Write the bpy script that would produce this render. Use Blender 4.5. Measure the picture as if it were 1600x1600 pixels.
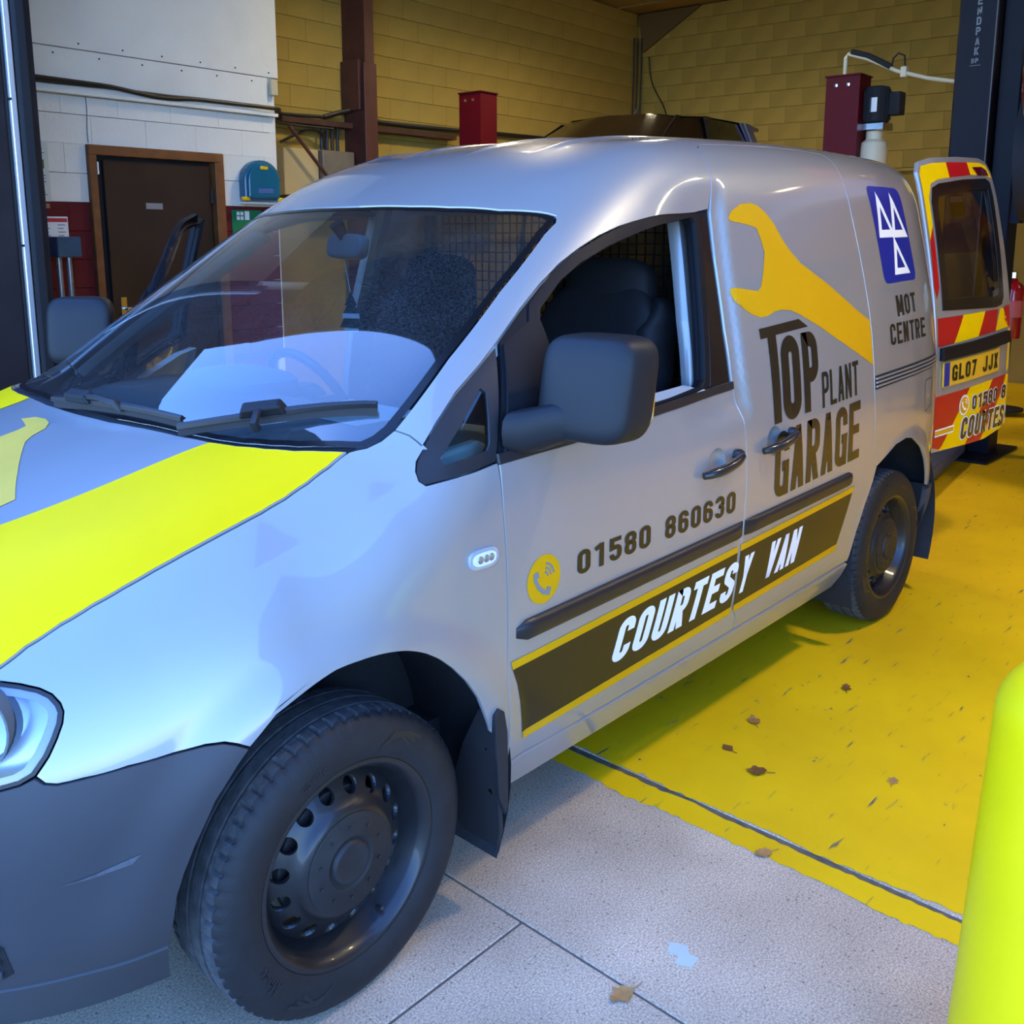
import bpy, bmesh, math, random
import numpy as np
from mathutils import Vector, Matrix
from mathutils.geometry import delaunay_2d_cdt
for o in list(bpy.data.objects): bpy.data.objects.remove(o, do_unlink=True)
scene=bpy.context.scene
COL=scene.collection
random.seed(7); RNG=np.random.default_rng(7)
# ---------------------------------------------------------------- camera
# axes: +X runs from the van's nose to its tail, +Y from its near side to its far side, +Z up; metres
cam_d=bpy.data.cameras.new('camera'); cam=bpy.data.objects.new('camera',cam_d); COL.objects.link(cam)
cam_d.sensor_width=36.0; cam_d.sensor_fit='HORIZONTAL'; cam_d.lens=1523.5/1600*36.0
cam_d.shift_y=-(800-648.44)/1600; cam_d.clip_start=.05; cam_d.clip_end=200
_yaw,_pitch=.82894,.182648
_f=Vector((math.sin(_yaw)*math.cos(_pitch),math.cos(_yaw)*math.cos(_pitch),-math.sin(_pitch)))
_r=Vector((math.cos(_yaw),-math.sin(_yaw),0)); _u=_r.cross(_f)
_m=Matrix((_r,_u,-_f)).transposed().to_4x4(); _m.translation=Vector((-1.06314,-2.25485,1.52313))
cam.matrix_world=_m; scene.camera=cam
# ---------------------------------------------------------------- sky, exposure
world=bpy.data.worlds.new('World'); scene.world=world; world.use_nodes=True
_nt=world.node_tree; _nt.nodes.clear()
_sky=_nt.nodes.new('ShaderNodeTexSky'); _sky.sky_type='NISHITA'; _sky.sun_disc=False
_sky.sun_elevation=math.radians(70); _sky.sun_rotation=math.radians(30); _sky.air_density=1.0; _sky.dust_density=.12; _sky.ozone_density=5.0
_bg=_nt.nodes.new('ShaderNodeBackground'); _bg.inputs['Strength'].default_value=1.12
_wo=_nt.nodes.new('ShaderNodeOutputWorld')
_wb=_nt.nodes.new('ShaderNodeMixRGB'); _wb.blend_type='MULTIPLY'; _wb.inputs[0].default_value=1; _wb.inputs[2].default_value=(.64,.89,1.34,1)   # camera balanced for the warm lamps indoors
_nt.links.new(_sky.outputs[0],_wb.inputs[1]); _nt.links.new(_wb.outputs[0],_bg.inputs[0]); _nt.links.new(_bg.outputs[0],_wo.inputs[0])
vs=scene.view_settings
vs.view_transform='Standard'; vs.look='None'; vs.gamma=1.0; vs.use_curve_mapping=False
vs.exposure=0.0
def spl(xs,ys):
    """monotone-ish cubic (catmull-rom / pchip) interpolator with linear ends"""
    xs=np.array(xs,float); ys=np.array(ys,float)
    h=np.diff(xs); d=np.diff(ys)/h
    m=np.zeros(len(xs)); m[0]=d[0]; m[-1]=d[-1]
    for i in range(1,len(xs)-1):
        m[i]=(d[i-1]*h[i]+d[i]*h[i-1])/(h[i]+h[i-1])
    def f(x):
        x=np.asarray(x,float)
        i=np.clip(np.searchsorted(xs,x)-1,0,len(h)-1)
        t=(x-xs[i])/h[i]; tc=np.clip(t,0,1)
        a=ys[i];b=ys[i+1];m0=m[i]*h[i];m1=m[i+1]*h[i]
        v=(2*tc**3-3*tc**2+1)*a+(tc**3-2*tc**2+tc)*m0+(-2*tc**3+3*tc**2)*b+(tc**3-tc**2)*m1
        return v+np.where(t<0,t*m0,0)+np.where(t>1,(t-1)*m1,0)
    return f
def sstep(a,b,x):
    t=np.clip((x-a)/(b-a),0,1); return t*t*(3-2*t)
def smax(a,b,k):
    h=np.maximum(k-np.abs(a-b),0)/k
    return np.maximum(a,b)+h*h*k*.25
def smin(a,b,k): return -smax(-a,-b,k)
W0=spl([.10,.22,.30,.37,.45,.58,.72,.90,1.05,1.2,1.4,1.55,1.65,1.8],[.74,.80,.842,.868,.880,.892,.895,.892,.880,.860,.818,.783,.758,.72])
TREAR=spl([2.0,2.5,2.8,3.0,3.1,3.2,3.3,3.4,3.5],[0,.004,.013,.03,.052,.09,.145,.24,.40])
TFRONT=spl([-.35,-.1,.2,.5,.8],[.028,.012,.004,.0,0])
NA=spl([.15,.30,.45,.60,.75,.85,.95,1.05,1.15],[.70,.76,.775,.765,.735,.70,.64,.56,.48])
RC=spl([.4,.75,.95,1.15,1.4,1.8,2.3,2.8,3.2,3.5],[1.49,1.655,1.735,1.785,1.822,1.845,1.855,1.852,1.838,1.81])
BC=spl([-1.0,-.85,-.75,-.6,-.4,-.12,.2,.6],[.58,.77,.855,.935,1.015,1.11,1.205,1.31])
BCR=spl([0,.3,.5,.65,.75,.85,.95],[0,.006,.020,.046,.08,.135,.215])
def Wd(x,y):
    ay=np.abs(y); xx=x-.30*ay**2*0
    return 1.112+.675*(x+.10)-.045*(x+.1)**2-.19*ay**2-.20*ay**4
def Tb(x,y):
    ay=np.abs(y); return BC(x)-BCR(ay)
def RIB(x,ay):
    g=0
    for c in (.14,.40): g=g+.008*np.exp(-((ay-c)/.016)**2)
    return g*sstep(1.0,1.2,x)*(1-sstep(3.0,3.1,x))
def Tr(x,y):
    ay=np.abs(y); return RC(x)-.025*(ay/.7)**2-.012*(ay/.7)**4+RIB(x,ay)
SEAMB=spl([.4,.5,.7,.9,1.0,1.09,1.25,1.46,1.6,1.7,1.78],[1.41,1.40,1.428,1.432,1.42,1.40,1.388,1.395,1.413,1.442,1.484])
def side(x,z):
    w=W0(z)-np.where(x>2.0,TREAR(x),0)-np.where(x<.8,TFRONT(np.maximum(x,-.35)),0)
    # nose plan
    t=np.clip((-.08-x)/np.maximum(NA(z),.3),0,.9999)
    w=w*np.maximum(1-t**2.6,1e-6)**.36
    # arch flares
    # recessed facet along the sliding door's leading edge, above the belt
    xs=SEAMB(z); w=w-.020*(1-sstep(.02,.062,x-xs))*sstep(xs-.34,xs-.06,x)*sstep(.985,1.06,z)*(1-sstep(1.58,1.70,z))
    for cx,r0,fl in ((0.0,.425,.016),(2.70,.40,.014)):
        r=np.hypot(x-cx,(z-.315))
        w=w+fl*(1-sstep(r0-.01,r0+.085,r))*sstep(.2,.45,z)
    return w
def BODYF(p):
    x,y,z=p[...,0],p[...,1],p[...,2]
    ay=np.abs(y)
    top=smax(Tb(x,y),Wd(x,y),.02)
    top=smin(top,Tr(x,y),.10)
    s=ay-side(x,z)
    kt=.30-.15*sstep(-.1,.3,x)+.01*sstep(.8,1.4,x)
    f=smax(s,(z-top)*.85,kt)
    return f
def solve(o,d,lo,hi,n=48,march=60):
    """first root of F along o+t d, from outside (lo) inwards"""
    o=np.asarray(o,float);d=np.asarray(d,float)
    t0=np.broadcast_to(np.asarray(lo,float),o.shape[:-1]).copy(); T1=np.broadcast_to(np.asarray(hi,float),o.shape[:-1])
    step=(T1-t0)/march
    a=t0.copy(); b=T1.copy(); found=np.zeros(a.shape,bool)
    t=t0.copy()
    for i in range(march):
        tn=t+step; v=BODYF(o+d*tn[...,None])
        hit=(~found)&(v<=0)
        a=np.where(hit,t,a); b=np.where(hit,tn,b); found|=hit; t=tn
    for i in range(n):
        m=(a+b)/2; v=BODYF(o+d*m[...,None])>0
        a=np.where(v,m,a); b=np.where(v,b,m)
    return (a+b)/2,found
def side_pt(x,z,s=-1):
    x=np.asarray(x,float);z=np.asarray(z,float)
    o=np.stack([x,0*x+s*1.2,z],-1); d=np.zeros_like(o); d[...,1]=-s
    t,ok=solve(o,d,0,1.19)
    return o+d*t[...,None]
def top_pt(x,y):
    x=np.asarray(x,float);y=np.asarray(y,float)
    o=np.stack([x,y,0*x+2.2],-1); d=np.zeros_like(o); d[...,2]=-1
    t,ok=solve(o,d,0,1.9)
    return o+d*t[...,None]
def normal(p,e=1e-4):
    g=np.stack([BODYF(p+e*np.eye(3)[i])-BODYF(p-e*np.eye(3)[i]) for i in range(3)],-1)
    return g/np.linalg.norm(g,axis=-1,keepdims=True)

def ZA(x): return .55+.35*sstep(-.55,.15,x)
def pol(x,a,s=-1,off=0.):
    x=np.asarray(x,float);a=np.asarray(a,float)
    o=np.stack([x,0*x,ZA(x)],-1); d=np.stack([0*x,s*np.cos(a),np.sin(a)],-1)
    o2=o+d*1.5
    t,ok=solve(o2,-d,0,1.48,n=30,march=40)
    p=o2-d*t[...,None]
    if off: p=p+normal(p)*off
    return p
def to_pol(p):
    p=np.asarray(p,float); return np.stack([p[...,0],np.arctan2(p[...,2]-ZA(p[...,0]),np.abs(p[...,1]))],-1)
# ---------------------------------------------------------------- helpers
def link(o,parent=None):
    COL.objects.link(o)
    if parent is not None: o.parent=parent
    return o
def tag(o,label=None,cat=None,group=None,kind=None):
    if label: o['label']=label
    if cat: o['category']=cat
    if group: o['group']=group
    if kind: o['kind']=kind
    return o
def empty(name,loc=(0,0,0),label=None,cat=None,group=None):
    o=bpy.data.objects.new(name,None); o.empty_display_size=.2; o.location=loc; link(o)
    return tag(o,label,cat,group)
def mesh(name,verts,faces,mat=None,parent=None,smooth=False,normals=None):
    me=bpy.data.meshes.new(name)
    me.from_pydata([tuple(map(float,v)) for v in verts],[],[tuple(map(int,f)) for f in faces])
    if mat is not None: me.materials.append(mat)
    if smooth or normals is not None:
        me.polygons.foreach_set('use_smooth',[True]*len(me.polygons))
    me.update()
    if normals is not None:
        me.normals_split_custom_set_from_vertices([tuple(map(float,n)) for n in normals])
    o=bpy.data.objects.new(name,me); link(o,parent)
    return o
class MB:
    """collects shapes into one mesh"""
    def __init__(s): s.v=[]; s.f=[]
    def add(s,v,f):
        n=len(s.v); s.v+= [tuple(p) for p in v]; s.f+=[tuple(i+n for i in q) for q in f]; return s
    def box(s,c,d,rz=0,b=0.0):
        x,y,z=d[0]/2,d[1]/2,d[2]/2; b=min(b,x*.9,y*.9,z*.9)
        if b<=0:
            P=[(i*x,j*y,k*z) for i in(-1,1) for j in(-1,1) for k in(-1,1)]
            Fq=[(0,1,3,2),(4,6,7,5),(0,4,5,1),(2,3,7,6),(0,2,6,4),(1,5,7,3)]
        else:
            P=[];idx={}
            for i in(-1,1):
                for j in(-1,1):
                    for k in(-1,1):
                        idx[i,j,k,0]=len(P);P.append((i*x,j*(y-b),k*(z-b)))
                        idx[i,j,k,1]=len(P);P.append((i*(x-b),j*y,k*(z-b)))
                        idx[i,j,k,2]=len(P);P.append((i*(x-b),j*(y-b),k*z))
            Fq=[]
            for a in(0,1,2):
                for sgn in(-1,1):
                    o=[q for q in(0,1,2) if q!=a]
                    def K(p,q):
                        t=[0,0,0];t[a]=sgn;t[o[0]]=p;t[o[1]]=q;return idx[t[0],t[1],t[2],a]
                    Fq.append((K(-1,-1),K(1,-1),K(1,1),K(-1,1)))
            for a in(0,1,2):
                o=[q for q in(0,1,2) if q!=a]
                for p in(-1,1):
                    for q in(-1,1):
                        t0=[0,0,0];t1=[0,0,0];t0[a]=-1;t1[a]=1
                        for t in(t0,t1): t[o[0]]=p;t[o[1]]=q
                        Fq.append((idx[(*t0,o[0])],idx[(*t1,o[0])],idx[(*t1,o[1])],idx[(*t0,o[1])]))
            for i in(-1,1):
                for j in(-1,1):
                    for k in(-1,1): Fq.append((idx[i,j,k,0],idx[i,j,k,1],idx[i,j,k,2]))
        cs,sn=math.cos(rz),math.sin(rz)
        return s.add([(c[0]+p[0]*cs-p[1]*sn,c[1]+p[0]*sn+p[1]*cs,c[2]+p[2]) for p in P],Fq)
    def tube(s,pts,r,n=10,caps=True,closed=False):
        pts=[Vector(p) for p in pts]; rr=r if isinstance(r,(list,tuple)) else [r]*len(pts)
        up=Vector((0,0,1)); prev=None; base=len(s.v); V=[]
        m=len(pts)
        for i,p in enumerate(pts):
            a=pts[(i-1)%m] if (closed or i>0) else p; b=pts[(i+1)%m] if (closed or i<m-1) else p
            t=(b-a).normalized()
            if prev is None:
                u=t.cross(up); u=u if u.length>1e-3 else t.cross(Vector((1,0,0))); u.normalize()
            else:
                u=prev-t*prev.dot(t); u=u.normalized() if u.length>1e-6 else prev
            prev=u; w=t.cross(u)
            for k in range(n):
                an=2*math.pi*k/n; V.append(p+(u*math.cos(an)+w*math.sin(an))*rr[i])
        Fq=[]
        for i in range(m if closed else m-1):
            for k in range(n):
                a=i*n+k;b=i*n+(k+1)%n; c=((i+1)%m)*n+(k+1)%n; d=((i+1)%m)*n+k
                Fq.append((a,b,c,d))
        if caps and not closed:
            Fq.append(tuple(range(n-1,-1,-1))); Fq.append(tuple((m-1)*n+k for k in range(n)))
        return s.add(V,Fq)
    def lathe(s,prof,n=32,M=None,close=True):
        """prof: (radius, height) pairs about local Z; M maps to world"""
        M=M or Matrix.Identity(4); V=[];Fq=[]
        for r,h in prof:
            for k in range(n):
                a=2*math.pi*k/n; V.append(M@Vector((r*math.cos(a),r*math.sin(a),h)))
        for i in range(len(prof)-1):
            for k in range(n):
                Fq.append((i*n+k,i*n+(k+1)%n,(i+1)*n+(k+1)%n,(i+1)*n+k))
        if close:
            if prof[0][0]>1e-6: Fq.append(tuple(range(n-1,-1,-1)))
            if prof[-1][0]>1e-6: Fq.append(tuple((len(prof)-1)*n+k for k in range(n)))
        return s.add(V,Fq)
    def prism(s,poly,a,b):
        """poly: list of 3D points (one cap); extruded from offset a to offset b (3D vectors)"""
        n=len(poly); a=Vector(a);b=Vector(b)
        V=[Vector(p)+a for p in poly]+[Vector(p)+b for p in poly]
        Fq=[tuple(range(n)),tuple(range(2*n-1,n-1,-1))]+[(i,i+n,(i+1)%n+n,(i+1)%n) for i in range(n)]
        return s.add(V,Fq)
    def build(s,name,mat,parent=None,smooth=False,bev=0,seg=2,auto=None):
        o=mesh(name,s.v,s.f,mat,parent,smooth)
        bm=bmesh.new(); bm.from_mesh(o.data); bmesh.ops.remove_doubles(bm,verts=bm.verts,dist=1e-5)
        bmesh.ops.recalc_face_normals(bm,faces=bm.faces)
        bm.to_mesh(o.data); bm.free()
        if bev:
            md=o.modifiers.new('bevel','BEVEL'); md.width=bev; md.segments=seg; md.limit_method='ANGLE'; md.angle_limit=math.radians(40)
        if smooth or auto:
            try: o.data.set_sharp_from_angle(angle=math.radians(auto or 40))
            except Exception: pass
            o.data.polygons.foreach_set('use_smooth',[True]*len(o.data.polygons))
        return o
def place(parent,M):
    """move a thing built at the origin (its children follow)"""
    parent.matrix_world=M@parent.matrix_world
def copy_tree(o,parent=None):
    c=o.copy(); COL.objects.link(c)
    if parent is not None: c.parent=parent
    for ch in list(o.children): copy_tree(ch,c)
    return c
# ---------------------------------------------------------------- materials
def nodes(m): return m.node_tree.nodes,m.node_tree.links
def mat(name,col,rough=.5,metal=0.,coat=0.,spec=.5,vary=0.,vscale=8.,bump=0.,bscale=60.,rvary=0.,alpha=None,trans=0.,ior=1.45,emit=None,coatr=.05):
    m=bpy.data.materials.new(name); m.use_nodes=True; N,L=nodes(m); b=N['Principled BSDF']
    c=(*col,1) if len(col)==3 else col
    b.inputs['Base Color'].default_value=c; b.inputs['Roughness'].default_value=rough; b.inputs['Metallic'].default_value=metal
    b.inputs['Coat Weight'].default_value=coat; b.inputs['Coat Roughness'].default_value=coatr
    b.inputs['Specular IOR Level'].default_value=spec; b.inputs['IOR'].default_value=ior
    if trans: b.inputs['Transmission Weight'].default_value=trans
    tc=N.new('ShaderNodeTexCoord')
    if vary or rvary:
        nz=N.new('ShaderNodeTexNoise'); nz.inputs['Scale'].default_value=vscale; nz.inputs['Detail'].default_value=6
        L.new(tc.outputs['Object'],nz.inputs['Vector'])
        if vary:
            mx=N.new('ShaderNodeMixRGB'); mx.blend_type='MULTIPLY'; mx.inputs[0].default_value=1
            rp=N.new('ShaderNodeValToRGB'); rp.color_ramp.elements[0].position=.3; rp.color_ramp.elements[1].position=.7
            k=1-vary; rp.color_ramp.elements[0].color=(k,k,k,1); rp.color_ramp.elements[1].color=(1,1,1,1)
            L.new(nz.outputs['Fac'],rp.inputs[0]); mx.inputs[1].default_value=c; L.new(rp.outputs[0],mx.inputs[2]); L.new(mx.outputs[0],b.inputs['Base Color'])
        if rvary:
            mr=N.new('ShaderNodeMapRange'); mr.inputs[3].default_value=max(0,rough-rvary); mr.inputs[4].default_value=min(1,rough+rvary)
            L.new(nz.outputs['Fac'],mr.inputs[0]); L.new(mr.outputs[0],b.inputs['Roughness'])
    if bump:
        nb=N.new('ShaderNodeTexNoise'); nb.inputs['Scale'].default_value=bscale; nb.inputs['Detail'].default_value=5
        bp=N.new('ShaderNodeBump'); bp.inputs['Strength'].default_value=bump; bp.inputs['Distance'].default_value=.01
        L.new(tc.outputs['Object'],nb.inputs['Vector']); L.new(nb.outputs['Fac'],bp.inputs['Height']); L.new(bp.outputs[0],b.inputs['Normal'])
    if emit:
        b.inputs['Emission Color'].default_value=(*emit[:3],1); b.inputs['Emission Strength'].default_value=emit[3]
    return m
def glass(name,tint,refl=1.0,dust=0.0,dustcol=(.6,.65,.7),ior=1.6):
    m=bpy.data.materials.new(name); m.use_nodes=True; N,L=nodes(m); N.clear()
    out=N.new('ShaderNodeOutputMaterial'); tr=N.new('ShaderNodeBsdfTransparent'); tr.inputs[0].default_value=(*tint,1)
    gl=N.new('ShaderNodeBsdfGlossy'); gl.inputs['Roughness'].default_value=.02; gl.inputs[0].default_value=(refl,refl,refl,1)
    fr=N.new('ShaderNodeFresnel'); fr.inputs['IOR'].default_value=ior
    mx=N.new('ShaderNodeMixShader'); L.new(fr.outputs[0],mx.inputs[0]); L.new(tr.outputs[0],mx.inputs[1]); L.new(gl.outputs[0],mx.inputs[2])
    last=mx
    if dust:
        df=N.new('ShaderNodeBsdfDiffuse'); df.inputs[0].default_value=(*dustcol,1)
        tc=N.new('ShaderNodeTexCoord'); nz=N.new('ShaderNodeTexNoise'); nz.inputs['Scale'].default_value=190; nz.inputs['Detail'].default_value=3
        n2=N.new('ShaderNodeTexNoise'); n2.inputs['Scale'].default_value=5
        rp=N.new('ShaderNodeMapRange'); rp.inputs[1].default_value=.35; rp.inputs[2].default_value=.75; rp.inputs[3].default_value=dust*.4; rp.inputs[4].default_value=dust*2
        ml=N.new('ShaderNodeMath'); ml.operation='MULTIPLY'
        L.new(tc.outputs['Object'],nz.inputs['Vector']); L.new(tc.outputs['Object'],n2.inputs['Vector'])
        L.new(nz.outputs['Fac'],rp.inputs[0]); L.new(rp.outputs[0],ml.inputs[0]); L.new(n2.outputs['Fac'],ml.inputs[1])
        m2=N.new('ShaderNodeMixShader'); L.new(ml.outputs[0],m2.inputs[0]); L.new(mx.outputs[0],m2.inputs[1]); L.new(df.outputs[0],m2.inputs[2]); last=m2
    L.new(last.outputs[0],out.inputs[0])
    return m
# ---------------------------------------------------------------- surface panels
def densify(loop,step):
    out=[]; n=len(loop)
    for i in range(n):
        a=np.array(loop[i],float);b=np.array(loop[(i+1)%n],float); k=max(1,int(math.ceil(np.linalg.norm(b-a)/step)))
        for j in range(k): out.append(a+(b-a)*j/k)
    return np.array(out)
def inside(pts,loops):
    c=np.zeros(len(pts),bool)
    x,y=pts[:,0],pts[:,1]
    for lp in loops:
        lp=np.asarray(lp); n=len(lp)
        for i in range(n):
            x0,y0=lp[i];x1,y1=lp[(i+1)%n]
            if y0==y1: continue
            k=((y0>y)!=(y1>y))&(x<(x1-x0)*(y-y0)/(y1-y0)+x0)
            c^=k
    return c
def inset(loop,d):
    """shrink a polygon (either winding) by d"""
    lp=np.asarray(loop,float); 
    keep=[i for i in range(len(lp)) if np.linalg.norm(lp[i]-lp[i-1])>1e-5]; lp=lp[keep]
    ar=.5*np.sum(lp[:,0]*np.roll(lp[:,1],-1)-np.roll(lp[:,0],-1)*lp[:,1]); sg=1 if ar>0 else -1
    e=np.roll(lp,-1,0)-lp; e/=np.linalg.norm(e,axis=1,keepdims=True)+1e-12
    nrm=np.stack([-e[:,1],e[:,0]],-1)*sg
    n0=np.roll(nrm,1,0); m=n0+nrm; m/=np.linalg.norm(m,axis=1,keepdims=True)+1e-9
    c=np.maximum((m*nrm).sum(1),.45)
    return lp+m*(d/c)[:,None]
def triangulate(loops,step):
    loops=[densify(l,step) for l in loops]
    B=np.concatenate(loops); edges=[];k=0
    for l in loops:
        n=len(l); edges+=[(k+i,k+(i+1)%n) for i in range(n)]; k+=n
    lo,hi=B.min(0),B.max(0)
    gx=np.arange(lo[0]+step*.5,hi[0],step); gy=np.arange(lo[1]+step*.43,hi[1],step*.87)
    X,Y=np.meshgrid(gx,gy); X=X+(np.arange(len(gy))%2)[:,None]*step*.5
    G=np.stack([X.ravel(),Y.ravel()],-1)
    G=G[inside(G,loops)] if len(G) else G
    if len(G):
        keep=np.ones(len(G),bool)
        for i in range(0,len(G),4000):
            d=((G[i:i+4000,None,:]-B[None,:,:])**2).sum(-1).min(1); keep[i:i+4000]=d>(step*.45)**2
        G=G[keep]
    P=np.concatenate([B,G]) if len(G) else B
    r=delaunay_2d_cdt([Vector((float(p[0]),float(p[1]))) for p in P],edges,[],0,1e-7)
    V=np.array([(v[0],v[1]) for v in r[0]]); T=np.array([t for t in r[2] if len(t)==3],int)
    cen=V[T].mean(1); T=T[inside(cen,loops)]
    return V,T
RS=.85
def panel(name,loops,mapper,mat_,parent,step=.02,flange=.012,nfun=None,scale=(1,RS),back=None,flip=False):
    """loops: outlines in (u,v); mapper(u,v)->(pts,normals). scale converts (u,v) to metres for meshing"""
    sc=np.array(scale); L=[np.asarray(l,float)*sc for l in loops]
    V,T=triangulate(L,step); uv=V/sc
    P,Nn=mapper(uv[:,0],uv[:,1])
    # wind faces along the normals
    a,b,c=P[T[:,0]],P[T[:,1]],P[T[:,2]]; fn=np.cross(b-a,c-a); w=(fn*Nn[T].mean(1)).sum(1)<0
    T[w]=T[w][:,::-1]
    verts=list(P); norms=list(Nn); faces=[tuple(t) for t in T]
    if flange:
        cnt={}
        for t in T:
            for i in range(3):
                e=(t[i],t[(i+1)%3]); cnt[e]=1
        bd=[e for e in cnt if (e[1],e[0]) not in cnt]
        nx={}; 
        for i,j in bd:
            e=P[j]-P[i]; side=np.cross(e/(np.linalg.norm(e)+1e-12),(Nn[i]+Nn[j])/2)
            k=len(verts)
            r=.0012
            verts+=[P[i],P[j],P[j]-Nn[j]*flange,P[i]-Nn[i]*flange]
            norms+=[side*.6+Nn[i]*.5,side*.6+Nn[j]*.5,side,side]; faces.append((k,k+3,k+2,k+1))
    Nm=np.array(norms); Nm/=np.linalg.norm(Nm,axis=1,keepdims=True)+1e-12
    return mesh(name,verts,faces,mat_,parent,normals=Nm)
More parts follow.
